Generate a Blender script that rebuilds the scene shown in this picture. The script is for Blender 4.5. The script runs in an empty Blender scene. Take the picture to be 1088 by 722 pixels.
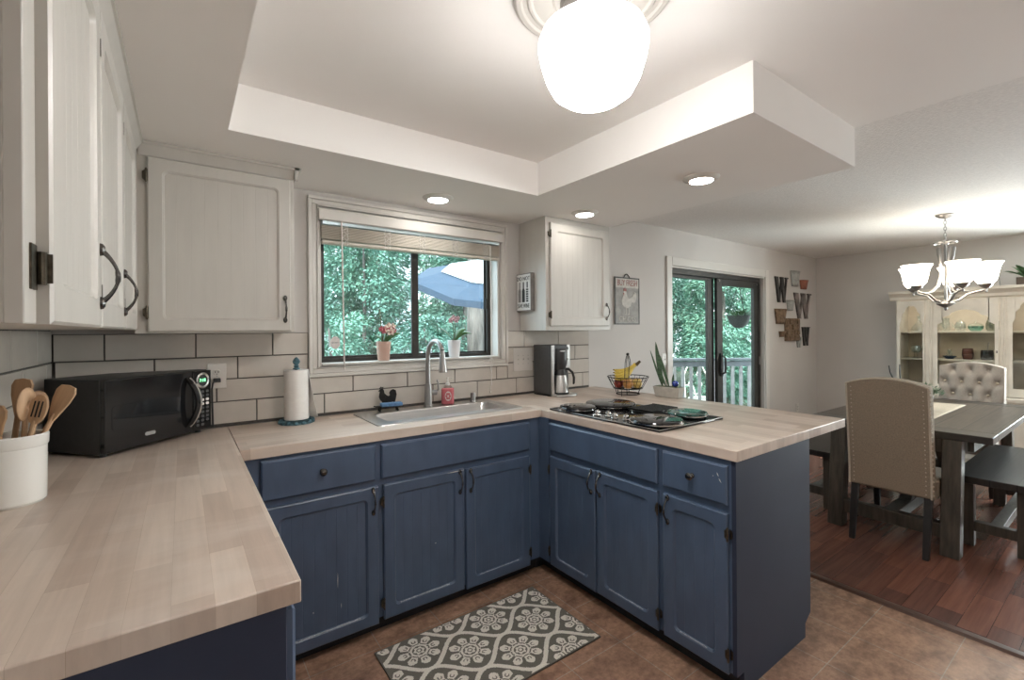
import bpy, bmesh, math, random
from mathutils import Vector, Matrix, noise
random.seed(7)
S = bpy.context.scene
COL = S.collection
PI = math.pi
# ------------------------------------------------------------------ camera, world, lights, exposure
cam = bpy.data.objects.new('camera', bpy.data.cameras.new('camera'))
COL.objects.link(cam)
CAM = Vector((0.46716, -2.76776, 1.46097))
_r = Vector((0.81205809, -0.583532, -0.00721567)); _u = Vector((0.00559223, -0.00458289, 0.99997386)); _f = Vector((0.58354982, 0.81207721, 0.00045833))
cam.matrix_world = Matrix(((_r.x, _u.x, -_f.x, CAM.x), (_r.y, _u.y, -_f.y, CAM.y), (_r.z, _u.z, -_f.z, CAM.z), (0, 0, 0, 1)))
cam.data.sensor_width = 36.0
cam.data.lens = 487.336 * 36.0 / 1088.0
cam.data.shift_y = (350.731 - 361.0) / 1088.0
cam.data.clip_start = 0.02
S.camera = cam
S.view_settings.view_transform = 'Standard'
S.view_settings.look = 'None'
S.view_settings.gamma = 1.0
S.view_settings.use_curve_mapping = False
S.view_settings.exposure = 1.58
S.cycles.use_denoising = True
S.cycles.max_bounces = 10
S.cycles.diffuse_bounces = 6
S.cycles.glossy_bounces = 4
S.cycles.transmission_bounces = 8
S.cycles.transparent_max_bounces = 16
S.cycles.caustics_reflective = False
S.cycles.caustics_refractive = False
S.cycles.sample_clamp_indirect = 6.0

SKY = 2.1          # overcast sky
GLOBE = 25.5       # kitchen globe lamp
REAR_FILL = 10.0         # added fill lamp, out of view at the rear of the room
CAN = 16.0          # recessed lamps
SHADE = 4.2        # chandelier shades
WIN_DINE = 80.0   # daylight through the dining side window
XF_ = 7.781

w = bpy.data.worlds.new('sky'); S.world = w; w.use_nodes = True
nt = w.node_tree; bg = nt.nodes['Background']
tc = nt.nodes.new('ShaderNodeTexCoord'); sp = nt.nodes.new('ShaderNodeSeparateXYZ'); rp = nt.nodes.new('ShaderNodeValToRGB')
nt.links.new(tc.outputs['Generated'], sp.inputs[0]); nt.links.new(sp.outputs['Z'], rp.inputs[0]); nt.links.new(rp.outputs[0], bg.inputs[0])
rp.color_ramp.elements[0].position = 0.0; rp.color_ramp.elements[0].color = (.62, .70, .76, 1)
rp.color_ramp.elements[1].position = 0.6; rp.color_ramp.elements[1].color = (.80, .93, 1.0, 1)
bg.inputs[1].default_value = SKY

def area_light(name, loc, rot, sx, sy, power, color):
    l = bpy.data.lights.new(name, 'AREA'); l.shape = 'RECTANGLE'; l.size = sx; l.size_y = sy; l.energy = power; l.color = color
    o = bpy.data.objects.new(name, l); o.location = loc; o.rotation_euler = rot; COL.objects.link(o)
    return o
# daylight entering through the dining room's side window, right of the photographer
area_light('daylight_side_window', (XF_ + .10, -3.1, 1.40), (PI/2, 0, PI/2), 1.2, 1.4, WIN_DINE, (.96, .98, 1.0))
sun = bpy.data.lights.new('hazy_sun', 'SUN'); sun.energy = 3.0; sun.angle = .35; sun.color = (1.0, .97, .90)
so_ = bpy.data.objects.new('hazy_sun', sun); COL.objects.link(so_); so_.rotation_euler = Vector((.55, .45, -.62)).to_track_quat('-Z', 'Y').to_euler()

# ------------------------------------------------------------------ helpers
class MB:
    """collects shapes into one mesh"""
    def __init__(self): self.bm = bmesh.new()
    def face(self, vs):
        try: return self.bm.faces.new(vs)
        except ValueError: return None
    def hexa(self, p):
        v = [self.bm.verts.new(q) for q in p]
        for f in ((0,3,2,1),(4,5,6,7),(0,1,5,4),(1,2,6,5),(2,3,7,6),(3,0,4,7)): self.face([v[i] for i in f])
        return self
    def box(self, x0, x1, y0, y1, z0, z1):
        return self.hexa([(x0,y0,z0),(x1,y0,z0),(x1,y1,z0),(x0,y1,z0),(x0,y0,z1),(x1,y0,z1),(x1,y1,z1),(x0,y1,z1)])
    def bar(self, a, b, w, h, up=(0,0,1)):
        """box from a to b with section w (side) by h (up)"""
        a = Vector(a); b = Vector(b); d = (b-a).normalized(); u = Vector(up)
        s = d.cross(u)
        if s.length < 1e-5: s = d.cross(Vector((1,0,0)))
        s.normalize(); u = s.cross(d).normalized(); s *= w/2; u *= h/2
        return self.hexa([a-s-u, a+s-u, b+s-u, b-s-u, a-s+u, a+s+u, b+s+u, b-s+u])
    def prism(self, poly, a0, a1, plane='xz'):
        def P(p, a):
            return {'xz': (p[0], a, p[1]), 'xy': (p[0], p[1], a), 'yz': (a, p[0], p[1])}[plane]
        lo = [self.bm.verts.new(P(p, a0)) for p in poly]; hi = [self.bm.verts.new(P(p, a1)) for p in poly]
        self.face(lo); self.face(hi[::-1])
        n = len(poly)
        for i in range(n): self.face([lo[i], hi[i], hi[(i+1) % n], lo[(i+1) % n]])
        return self
    def tube(self, pts, r, n=8, closed=False):
        pts = [Vector(p) for p in pts]; m = len(pts)
        rs = r if isinstance(r, (list, tuple)) else [r]*m
        rings = []; pn = None
        for i, p in enumerate(pts):
            if closed: t = pts[(i+1) % m] - pts[i-1]
            else: t = pts[min(i+1, m-1)] - pts[max(i-1, 0)]
            t.normalize()
            if pn is None:
                pn = t.cross(Vector((0,0,1)))
                if pn.length < .05: pn = t.cross(Vector((1,0,0)))
            pn = (pn - t*pn.dot(t))
            if pn.length < 1e-6: pn = t.orthogonal()
            pn.normalize(); bn = t.cross(pn)
            rings.append([self.bm.verts.new(p + (pn*math.cos(2*PI*k/n) + bn*math.sin(2*PI*k/n))*rs[i]) for k in range(n)])
        for i in range(m if closed else m-1):
            a = rings[i]; b = rings[(i+1) % m]
            for k in range(n): self.face([a[k], a[(k+1) % n], b[(k+1) % n], b[k]])
        if not closed: self.face(rings[0][::-1]); self.face(rings[-1])
        return self
    def lathe(self, prof, c=(0,0,0), n=28, sx=1.0, sy=1.0, axis='z'):
        c = Vector(c); rings = []
        def P(x, y, z):
            return c + (Vector((x, y, z)) if axis == 'z' else Vector((x, -z, y)) if axis == '-y' else Vector((-z, x, y)) if axis == '-x' else Vector((z, x, y)))
        for r, z in prof:
            if r < 1e-6: rings.append([self.bm.verts.new(P(0, 0, z))])
            else: rings.append([self.bm.verts.new(P(r*sx*math.cos(2*PI*k/n), r*sy*math.sin(2*PI*k/n), z)) for k in range(n)])
        for a, b in zip(rings, rings[1:]):
            for k in range(n):
                k2 = (k+1) % n
                if len(a) == 1 and len(b) == 1: continue
                if len(a) == 1: self.face([a[0], b[k2], b[k]])
                elif len(b) == 1: self.face([a[k], a[k2], b[0]])
                else: self.face([a[k], a[k2], b[k2], b[k]])
        return self
    def disc(self, c, r, h, n=24, axis='z'):
        return self.lathe([(0, 0), (r, 0), (r, h), (0, h)], c, n, axis=axis)
    def ball(self, c, r, n=16, sz=1.0):
        prof = [(r*math.sin(PI*i/10), -r*sz*math.cos(PI*i/10)) for i in range(11)]
        prof[0] = (0, -r*sz); prof[-1] = (0, r*sz)
        return self.lathe(prof, c, n)
    def grid(self, fn, nu, nv):
        v = [[self.bm.verts.new(fn(i/nu, j/nv)) for j in range(nv+1)] for i in range(nu+1)]
        for i in range(nu):
            for j in range(nv): self.face([v[i][j], v[i+1][j], v[i+1][j+1], v[i][j+1]])
        return self
    def leaf(self, a, b, width, side=None, droop=0.0, n=6, fold=.25, thick=0.0):
        """a pointed leaf from a to b, folded along its midrib"""
        a = Vector(a); b = Vector(b); d = b-a
        s = Vector(side) if side else d.cross(Vector((0,0,1)))
        if s.length < 1e-5: s = Vector((1,0,0))
        s = (s - d.normalized()*s.dot(d.normalized())).normalized(); up = s.cross(d).normalized()
        rows = []
        for i in range(n+1):
            t = i/n; wdt = width/2*math.sin(PI*min(max(t*.96+.04, 0), 1))**.7 if 0 < t < 1 else width*.03
            p = a + d*t + up*(math.sin(PI*t*.5)*0) + Vector((0,0,droop*(math.sin(PI*t))))
            rows.append([self.bm.verts.new(p - s*wdt + up*wdt*fold), self.bm.verts.new(p), self.bm.verts.new(p + s*wdt + up*wdt*fold)])
        for x, y in zip(rows, rows[1:]):
            self.face([x[0], x[1], y[1], y[0]]); self.face([x[1], x[2], y[2], y[1]])
        return self

def obj(name, mb, mat, parent=None, bevel=0, smooth=30, loc=None, solid=0, seg=2):
    me = bpy.data.meshes.new(name)
    bmesh.ops.recalc_face_normals(mb.bm, faces=mb.bm.faces)
    mb.bm.to_mesh(me); mb.bm.free()
    mats = mat if isinstance(mat, (list, tuple)) else [mat]
    for m in mats: me.materials.append(m)
    if smooth:
        me.polygons.foreach_set('use_smooth', [True]*len(me.polygons))
        me.set_sharp_from_angle(angle=math.radians(smooth))
    o = bpy.data.objects.new(name, me); COL.objects.link(o)
    if parent: o.parent = parent
    if loc: o.location = loc
    if solid:
        s = o.modifiers.new('thickness', 'SOLIDIFY'); s.thickness = solid; s.offset = 0
    if bevel:
        b = o.modifiers.new('bevel', 'BEVEL'); b.width = bevel; b.segments = seg; b.limit_method = 'ANGLE'; b.angle_limit = math.radians(50)
    return o
def tag(o, label, cat, group=None, kind=None):
    o['label'] = label; o['category'] = cat
    if group: o['group'] = group
    if kind: o['kind'] = kind
    return o
def thing(name, label, cat, loc=(0,0,0), rz=0, group=None, kind=None):
    o = bpy.data.objects.new(name, None); COL.objects.link(o); o.empty_display_size = .1
    o.location = loc; o.rotation_euler = (0, 0, rz)
    return tag(o, label, cat, group, kind)
def struct(name, mb, mat, parent=None, bevel=0, smooth=30):
    o = obj(name, mb, mat, parent, bevel, smooth)
    if not parent: o['kind'] = 'structure'
    return o
def sroot(name):
    o = bpy.data.objects.new(name, None); COL.objects.link(o); o['kind'] = 'structure'; return o
def copy_tree(o, parent=None):
    c = o.copy(); COL.objects.link(c)
    if parent: c.parent = parent
    for ch in list(o.children): copy_tree(ch, c)
    return c
def text(name, body, size, loc, rot, mat, parent, ext=.0006, sx=1.0):
    cu = bpy.data.curves.new(name, 'FONT'); cu.body = body; cu.size = size; cu.align_x = 'CENTER'; cu.align_y = 'CENTER'; cu.extrude = ext
    cu.materials.append(mat)
    o = bpy.data.objects.new(name, cu); COL.objects.link(o); o.location = loc; o.rotation_euler = rot; o.scale = (sx, 1, 1)
    me = bpy.data.meshes.new_from_object(o.evaluated_get(bpy.context.evaluated_depsgraph_get()))
    q = bpy.data.objects.new(name, me); q.location = loc; q.rotation_euler = rot; q.scale = (sx, 1, 1); COL.objects.link(q)
    bpy.data.objects.remove(o); bpy.data.curves.remove(cu)
    if parent: q.parent = parent
    return q

# ------------------------------------------------------------------ materials
class N:
    def __init__(self, name):
        self.m = bpy.data.materials.new(name); self.m.use_nodes = True
        self.t = self.m.node_tree; self.b = self.t.nodes['Principled BSDF']
        self._c = None
    def new(self, t, **k):
        n = self.t.nodes.new(t)
        for a, b in k.items(): setattr(n, a, b)
        return n
    def link(self, a, b): self.t.links.new(a, b)
    def coords(self, rot=(0,0,0), scale=(1,1,1), loc=(0,0,0)):
        if self._c is None: self._c = self.new('ShaderNodeTexCoord')
        mp = self.new('ShaderNodeMapping'); mp.inputs['Rotation'].default_value = rot; mp.inputs['Scale'].default_value = scale; mp.inputs['Location'].default_value = loc
        self.link(self._c.outputs['Object'], mp.inputs[0]); return mp.outputs[0]
    def noise(self, scale, vec=None, detail=3, rough=.55):
        n = self.new('ShaderNodeTexNoise'); n.inputs['Scale'].default_value = scale; n.inputs['Detail'].default_value = detail; n.inputs['Roughness'].default_value = rough
        self.link(vec if vec is not None else self.coords(), n.inputs['Vector']); return n.outputs['Fac']
    def ramp(self, fac, stops):
        r = self.new('ShaderNodeValToRGB'); e = r.color_ramp.elements
        while len(e) < len(stops): e.new(.5)
        for x, (p, c) in zip(e, stops): x.position = p; x.color = (*c, 1)
        self.link(fac, r.inputs[0]); return r.outputs[0]
    def mix(self, fac, a, b, mode='MIX'):
        m = self.new('ShaderNodeMix', data_type='RGBA', blend_type=mode)
        for s, v in ((m.inputs[0], fac), (m.inputs[6], a), (m.inputs[7], b)):
            if isinstance(v, (int, float)): s.default_value = v
            elif isinstance(v, tuple): s.default_value = (*v, 1)
            else: self.link(v, s)
        return m.outputs[2]
    def bump(self, h, strength=.2, dist=.002):
        b = self.new('ShaderNodeBump'); b.inputs['Strength'].default_value = strength; b.inputs['Distance'].default_value = dist
        self.link(h, b.inputs['Height']); self.link(b.outputs[0], self.b.inputs['Normal'])
    def set(self, color=None, rough=.5, metal=0, spec=None, coat=0, emis=None, es=0):
        b = self.b.inputs
        if color is not None:
            if isinstance(color, tuple): b['Base Color'].default_value = (*color, 1)
            else: self.link(color, b['Base Color'])
        if isinstance(rough, (int, float)): b['Roughness'].default_value = rough
        else: self.link(rough, b['Roughness'])
        b['Metallic'].default_value = metal
        if spec is not None: b['Specular IOR Level'].default_value = spec
        if coat: b['Coat Weight'].default_value = coat; b['Coat Roughness'].default_value = .08
        if emis: b['Emission Color'].default_value = (*emis, 1); b['Emission Strength'].default_value = es
        return self.m
def var(name, c, amt=.08, scale=6, rough=.5, metal=0, bump=0, bscale=80, spec=None, bdist=.002, rot=(0,0,0), stretch=(1,1,1), coat=0):
    """a plain material with slight procedural mottling"""
    n = N(name); v = n.coords(rot, stretch)
    f = n.noise(scale, v)
    col = n.ramp(f, [(.3, tuple(x*(1-amt) for x in c)), (.7, tuple(min(1, x*(1+amt)) for x in c))])
    if bump: n.bump(n.noise(bscale, v, 4), bump, bdist)
    return n.set(col, rough, metal, spec, coat)
def emit(name, c, s):
    n = N(name); n.set((.8,.8,.8), .4, emis=c, es=s); return n.m
def glass(name, tint=(1,1,1), refl=1.0, rough=0.0, base=0.0):
    n = N(name); t = n.t; t.nodes.remove(n.b); out = [x for x in t.nodes if x.type == 'OUTPUT_MATERIAL'][0]
    tr = n.new('ShaderNodeBsdfTransparent'); tr.inputs[0].default_value = (*tint, 1)
    gl = n.new('ShaderNodeBsdfGlossy'); gl.inputs['Roughness'].default_value = rough
    ge = n.new('ShaderNodeNewGeometry'); dt = n.new('ShaderNodeVectorMath', operation='DOT_PRODUCT'); n.link(ge.outputs['Normal'], dt.inputs[0]); n.link(ge.outputs['Incoming'], dt.inputs[1])
    ab = n.new('ShaderNodeMath', operation='ABSOLUTE'); n.link(dt.outputs['Value'], ab.inputs[0])
    iv = n.new('ShaderNodeMath', operation='SUBTRACT'); iv.inputs[0].default_value = 1; n.link(ab.outputs[0], iv.inputs[1])
    pw = n.new('ShaderNodeMath', operation='POWER'); n.link(iv.outputs[0], pw.inputs[0]); pw.inputs[1].default_value = 5
    fr = n.new('ShaderNodeMath', operation='MULTIPLY_ADD'); n.link(pw.outputs[0], fr.inputs[0]); fr.inputs[1].default_value = .5; fr.inputs[2].default_value = .04
    ma = n.new('ShaderNodeMath', operation='MULTIPLY_ADD'); ma.inputs[1].default_value = refl; ma.inputs[2].default_value = base
    mx = n.new('ShaderNodeMixShader')
    n.link(fr.outputs[0], ma.inputs[0]); n.link(ma.outputs[0], mx.inputs[0]); n.link(tr.outputs[0], mx.inputs[1]); n.link(gl.outputs[0], mx.inputs[2]); n.link(mx.outputs[0], out.inputs[0])
    return n.m
def planks(name, length, width, cols, rot=0, mortar=.0012, mcol=(.05,.03,.02), rough=.4, grain=.35, offs=.37, gscale=1.0, bump=.1, coat=0, bias=0.0, smear=None):
    n = N(name); v = n.coords((0, 0, rot))
    def brick(c1, c2, m, sc, loc):
        vv = n.coords((0, 0, rot), (1,1,1), loc)
        b = n.new('ShaderNodeTexBrick'); b.offset = offs; b.offset_frequency = 2; b.squash = 1.0
        for k, x in (('Color1', c1), ('Color2', c2), ('Mortar', m)): b.inputs[k].default_value = (*x, 1)
        b.inputs['Scale'].default_value = 1; b.inputs['Mortar Size'].default_value = mortar; b.inputs['Mortar Smooth'].default_value = .1
        b.inputs['Bias'].default_value = bias; b.inputs['Brick Width'].default_value = length; b.inputs['Row Height'].default_value = width
        n.link(vv, b.inputs['Vector']); return b
    b = brick(cols[0], cols[1], mcol, 1, (0,0,0))
    mp2 = n.new('ShaderNodeMapping'); mp2.inputs['Scale'].default_value = (2.2*gscale, 40*gscale, 10*gscale); n.link(v, mp2.inputs[0]); vs = mp2.outputs[0]
    g = n.noise(1.0, vs, 5, .6)
    dark = n.ramp(g, [(.32, (1-grain,)*3), (.62, (1.0,)*3)])
    col = n.mix(1.0, b.outputs['Color'], dark, 'MULTIPLY')
    big = n.noise(1.7, v, 2)
    col = n.mix(.5, col, n.mix(1.0, col, n.ramp(big, [(.3, (.80,.78,.76)), (.7, (1.12,1.12,1.12))]), 'MULTIPLY'))
    if smear: col = n.mix(n.ramp(n.noise(3.1, n.coords((0,0,rot),(1,2.5,1),(3,1,0)), 4), [(.5, (0,0,0)), (.75, (smear[3],)*3)]), col, smear[:3])
    if bump: n.bump(g, bump, .001)
    return n.set(col, rough, coat=coat)
M = {}
M['wall'] = var('wall_paint', (.60,.57,.545), .03, 1.5, .75, bump=.05, bscale=220)
M['ceiling'] = var('ceiling_paint', (.89,.865,.84), .02, 1.2, .85, bump=.05, bscale=160)
M['popcorn'] = var('textured_ceiling', (.84,.82,.795), .05, 60, .9, bump=.55, bscale=75, bdist=.008)
M['white'] = var('cabinet_white', (.51,.485,.445), .035, 3, .38, stretch=(6,6,1))
M['trim'] = var('trim_white', (.64,.61,.57), .03, 4, .4)
M['door_white'] = M['white']
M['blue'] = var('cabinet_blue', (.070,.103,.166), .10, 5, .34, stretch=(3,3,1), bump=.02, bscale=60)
M['blue_shaded'] = var('shaded_cabinet_blue', (.030,.038,.066), .06, 5, .55, spec=.25)  # the cabinet blue again, darkened for the shade on the end panels
M['chip'] = var('bare_primer', (.62,.60,.56), .1, 30, .6)
M['kick'] = var('toe_kick_black', (.012,.012,.014), .2, 20, .6)
_bb = dict(length=.44, width=.064, cols=((.65,.545,.465),(.45,.345,.28)), mortar=.0003, mcol=(.42,.33,.25), rough=.36, grain=.14, offs=.43, bias=-.2, smear=(.70,.65,.60,.35))
M['block_x'] = planks('butcher_block_lengthwise', **_bb)
M['block_y'] = planks('butcher_block_crosswise', rot=PI/2, **_bb)
M['tile'] = var('glazed_tile', (.56,.515,.465), .05, 9, .12, bump=.03, bscale=14)
M['grout'] = var('dark_grout', (.075,.068,.062), .2, 90, .9)
M['steel'] = var('brushed_steel', (.60,.59,.58), .08, 4, .30, 1.0, stretch=(1,40,40), bump=.02, bscale=30)
M['nickel'] = var('brushed_nickel', (.36,.35,.34), .06, 20, .34, 1.0)
M['chrome'] = var('bright_chrome', (.72,.72,.71), .05, 20, .18, 1.0)
M['worn_glint'] = var('worn_glint_paint', (.30,.33,.38), .4, 60, .5)  # pale tone for rubbed paint plus the bevel highlight painted in
M['pewter'] = var('aged_pewter', (.13,.125,.12), .3, 120, .27, 1.0)
M['hinge'] = var('antique_hinge', (.10,.085,.065), .35, 90, .4, 1.0)
M['black_gloss'] = var('black_gloss', (.012,.012,.013), .1, 9, .09)
M['black'] = var('black_plastic', (.022,.022,.023), .15, 40, .42)
M['charcoal'] = var('charcoal_plastic', (.055,.055,.055), .1, 40, .38)
M['iron'] = var('black_iron', (.018,.017,.016), .2, 60, .5, .6)
M['bronze'] = var('bronze_aluminium', (.045,.041,.037), .12, 14, .45, .5)
M['paper'] = var('paper', (.78,.76,.73), .03, 40, .9, bump=.2, bscale=130)
M['ceramic'] = var('white_ceramic', (.76,.74,.70), .02, 6, .2)
M['utensil'] = var('beech_wood', (.53,.34,.20), .18, 3, .55, stretch=(18,18,2))
M['utensil2'] = var('olive_wood', (.40,.235,.125), .25, 3, .5, stretch=(18,18,2))
M['teal'] = var('teal_cast_iron', (.055,.13,.16), .5, 60, .5)
M['glassw'] = glass('window_glass', (.92,.98,1.0), 1.6, 0, .02)
M['glassd'] = glass('door_glass', (.93,.97,.96), .9)
M['glassc'] = glass('clear_glassware', (.90,.93,.92), 1.8, .05, .10)
M['leaf'] = var('plant_leaf', (.045,.125,.035), .4, 14, .4)
M['leaf2'] = var('silver_green_leaf', (.16,.25,.16), .35, 20, .5)
M['stem'] = var('plant_stem', (.10,.11,.05), .3, 20, .6)
M['linen'] = var('oatmeal_linen', (.285,.225,.165), .16, 150, .95, bump=.5, bscale=420)
M['linen_edge'] = var('pale_welt', (.52,.45,.36), .1, 80, .9)
M['tuft'] = var('tufted_linen', (.43,.385,.345), .10, 130, .9, bump=.3, bscale=380)
M['ebony'] = var('ebony_stained_wood', (.022,.019,.018), .3, 4, .5, stretch=(10,10,1))
M['tablewood'] = planks('weathered_table_planks', 4.0, .145, ((.120,.096,.076),(.085,.068,.054)), mortar=.003, mcol=(.012,.011,.010), rough=.36, grain=.5, gscale=.9, bump=.25)
M['tableleg'] = var('weathered_leg_wood', (.070,.058,.044), .4, 3, .55, stretch=(14,14,1.5), bump=.3, bscale=40)
M['hutch'] = var('distressed_cream_paint', (.66,.615,.54), .10, 5, .55, bump=.05, bscale=40)
M['hutch_in'] = var('beige_hutch_lining', (.64,.56,.45), .06, 8, .8)
M['concrete'] = var('pale_stoneware', (.43,.40,.35), .1, 30, .7)
M['galv'] = var('galvanised_metal', (.40,.41,.39), .2, 30, .6, .25)
M['rust'] = var('rusty_metal', (.20,.135,.085), .5, 25, .7, .2)
M['terracotta'] = var('rust_red_metal', (.33,.12,.075), .3, 30, .6)
M['gunmetal'] = var('dark_sheet_metal', (.055,.052,.05), .35, 18, .5, .5)
def tilefloor():
    n = N('stone_floor_tile')
    v = n.coords(loc=(-.896, .683, 0))
    b = n.new('ShaderNodeTexBrick'); b.offset = 0; b.squash = 1
    for k, x in (('Color1', (.36,.215,.145)), ('Color2', (.31,.18,.12)), ('Mortar', (.36,.29,.23))): b.inputs[k].default_value = (*x, 1)
    b.inputs['Scale'].default_value = 1; b.inputs['Mortar Size'].default_value = .0022; b.inputs['Brick Width'].default_value = .3075; b.inputs['Row Height'].default_value = .314; b.inputs['Mortar Smooth'].default_value = .3
    n.link(v, b.inputs['Vector'])
    f = n.noise(7, n.coords(scale=(1,1.6,1)), 6, .65); f2 = n.noise(38, None, 5, .7)
    c = n.mix(1, b.outputs['Color'], n.ramp(f, [(.28, (.55,.55,.56)), (.72, (1.42,1.42,1.42))]), 'MULTIPLY')
    c = n.mix(1, c, n.ramp(f2, [(.3, (.72,.72,.72)), (.65, (1.15,1.15,1.15))]), 'MULTIPLY')
    n.bump(f2, .25, .001)
    return n.set(c, .27, 0, .75)
M['floor_tile'] = tilefloor()
M['floor_wood'] = planks('cherry_block_floor', .46, .105, ((.24,.098,.066),(.125,.060,.047)), mortar=.0008, mcol=(.02,.01,.008), rough=.24, grain=.4, offs=.31, gscale=.8, bump=.06)
M['strip'] = var('dark_threshold_wood', (.085,.042,.028), .2, 12, .35)

# ------------------------------------------------------------------ the setting
XF, YB, ZC, ZS = 7.781, -6.0, 2.454, 2.26
TX = 3.47
struct('floor', MB().box(-.15, TX, YB, .15, -.12, 0), M['floor_tile'])
struct('floor.001', MB().box(TX, XF+.15, YB, .15, -.12, 0), M['floor_wood'])
struct('trim_1', MB().prism([(TX-.012,0),(TX+.045,0),(TX+.045,.006),(TX+.03,.011),(TX,.011)], YB, -.02), M['strip'])
struct('wall_left', MB().box(-.15, 0, YB, .15, 0, ZC+.1), M['wall'])
wr = MB()
for q in ((-2.5, .15, 0, ZC+.1), (YB, -3.7, 0, ZC+.1), (-3.7, -2.5, 0, .7), (-3.7, -2.5, 2.1, ZC+.1)): wr.box(XF, XF+.15, q[0], q[1], q[2], q[3])
struct('wall_right', wr, M['wall'])
wx0, wx1, wz0, wz1 = 1.098, 2.335, 1.262, 2.155        # kitchen window opening
dx0, dx1, dz1 = 4.40, 6.28, 2.09                       # sliding door opening
wb = MB()
for b in ((0, wx0, 0, ZC+.1), (wx0, wx1, 0, wz0), (wx0, wx1, wz1, ZC+.1), (wx1, dx0, 0, ZC+.1), (dx0, dx1, dz1, ZC+.1), (dx1, XF, 0, ZC+.1)):
    wb.box(b[0], b[1], 0, .15, b[2], b[3])
struct('wall_back', wb, M['wall'])
wf = MB().box(0, XF, YB-.15, YB, 0, ZC+.1)
struct('wall_front', wf, M['wall'])
sx = 3.181
struct('ceiling', MB().box(0, sx, YB, 0, ZC, ZC+.1), M['ceiling'])
struct('ceiling.001', MB().box(sx, XF, YB, 0, ZC, ZC+.1), M['popcorn'])
so = MB()
so.prism([(0,0),(0,YB),(.618,YB),(.618,-.65),(2.185,-.65),(2.185,-1.916),(sx,-1.916),(sx,0)][::-1], ZS, ZC, 'xy')
so = struct('ceiling_soffit', so, M['ceiling'])
struct('baseboard_back', MB().box(dx1+.12, XF-.002, -.015, -.001, 0, .085), M['trim'], bevel=.003)
struct('baseboard_right', MB().box(XF-.015, XF-.001, YB, -.016, 0, .085), M['trim'], bevel=.003)

# kitchen window
win = sroot('window_1')
cs = MB()
def ring(mb, x0, x1, z0, z1, w, y0, y1):
    mb.box(x0, x1, y0, y1, z1-w, z1); mb.box(x0, x1, y0, y1, z0, z0+w); mb.box(x0, x0+w, y0, y1, z0+w, z1-w); mb.box(x1-w, x1, y0, y1, z0+w, z1-w)
ring(cs, 1.041, 2.405, 1.204, 2.231, .020, -.026, 0)
ring(cs, 1.061, 2.385, 1.224, 2.211, .026, -.019, 0)
ring(cs, 1.087, 2.359, 1.250, 2.185, .010, -.024, 0)
struct('casing', cs, M['trim'], win, bevel=.004)
jm = MB(); ring(jm, wx0-.001, wx1+.001, wz0-.001, wz1+.001, .014, -.010, .085)
jm.box(wx0+.012, wx1-.012, -.036, .085, wz0+.008, wz0+.018)
struct('jamb', jm, M['trim'], win, bevel=.002)
fr = MB(); ring(fr, wx0+.010, wx1-.012, wz0+.010, wz1-.012, .030, .085, .125)
struct('frame', fr, M['bronze'], win, bevel=.003)
s1 = MB(); ring(s1, wx0+.03, 1.735, wz0+.03, wz1-.03, .024, .095, .112)
struct('sash', s1, M['bronze'], win, bevel=.002)
s2 = MB(); s2.box(1.70, 1.748, .082, .10, wz0+.035, wz1-.035); ring(s2, 1.722, wx1-.03, wz0+.03, wz1-.03, .022, .110, .122)
s2.box(wx1-.058, wx1-.046, .076, .086, 1.62, 1.70)
struct('mullion', s2, M['bronze'], win, bevel=.002)
struct('pane', MB().box(wx0+.05, 1.715, .102, .106, wz0+.05, wz1-.05), M['glassw'], win)
struct('pane', MB().box(1.74, wx1-.05, .114, .118, wz0+.05, wz1-.05), M['glassw'], win)

# side window of the dining room, right of the hutch and outside the picture
w2 = sroot('window_2')
def ring_x(mb, y0, y1, z0, z1, w_, xa, xb):
    mb.box(xa, xb, y0, y1, z1-w_, z1); mb.box(xa, xb, y0, y1, z0, z0+w_); mb.box(xa, xb, y0, y0+w_, z0+w_, z1-w_); mb.box(xa, xb, y1-w_, y1, z0+w_, z1-w_)
m = MB(); ring_x(m, -3.78, -2.42, .62, 2.18, .085, XF-.02, XF-.001); struct('casing', m, M['trim'], w2, bevel=.004)
m = MB(); ring_x(m, -3.70, -2.50, .70, 2.10, .045, XF+.03, XF+.07); m.box(XF+.035, XF+.065, -3.12, -3.08, .745, 2.055); struct('frame', m, M['bronze'], w2, bevel=.003)
struct('pane', MB().box(XF+.048, XF+.052, -3.655, -2.545, .745, 2.055), M['glassd'], w2)

# sliding door
dr = sroot('door_1')
cs = MB()
cs.box(dx0-.085, dx0-.002, -.018, 0, 0, dz1+.09); cs.box(dx1+.002, dx1+.085, -.018, 0, 0, dz1+.09); cs.box(dx0-.002, dx1+.002, -.018, 0, dz1+.004, dz1+.09)
struct('casing', cs, M['trim'], dr, bevel=.004)
jm = MB(); jm.box(dx0-.002, dx0+.012, 0, .15, 0, dz1); jm.box(dx1-.012, dx1+.002, 0, .15, 0, dz1); jm.box(dx0+.012, dx1-.012, 0, .15, dz1-.012, dz1+.002)
struct('jamb', jm, M['trim'], dr)
fr = MB(); fr.box(dx0+.012, dx0+.045, .045, .14, 0, dz1-.012); fr.box(dx1-.052, dx1-.012, .045, .14, 0, dz1-.012); fr.box(dx0+.045, dx1-.052, .045, .14, dz1-.06, dz1-.012); fr.box(dx0+.045, dx1-.052, .045, .14, 0, .03)
struct('frame', fr, M['bronze'], dr, bevel=.003)
xm = 5.33
p1 = MB(); z0, z1 = .03, dz1-.06
p1.box(dx0+.045, dx0+.075, .10, .128, z0, z1); p1.box(xm-.13, xm, .10, .128, z0, z1); p1.box(dx0+.075, xm-.13, .10, .128, z1-.03, z1); p1.box(dx0+.075, xm-.13, .10, .128, z0, z0+.08)
struct('fixed_panel', p1, M['bronze'], dr, bevel=.003)
p2 = MB()
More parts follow.
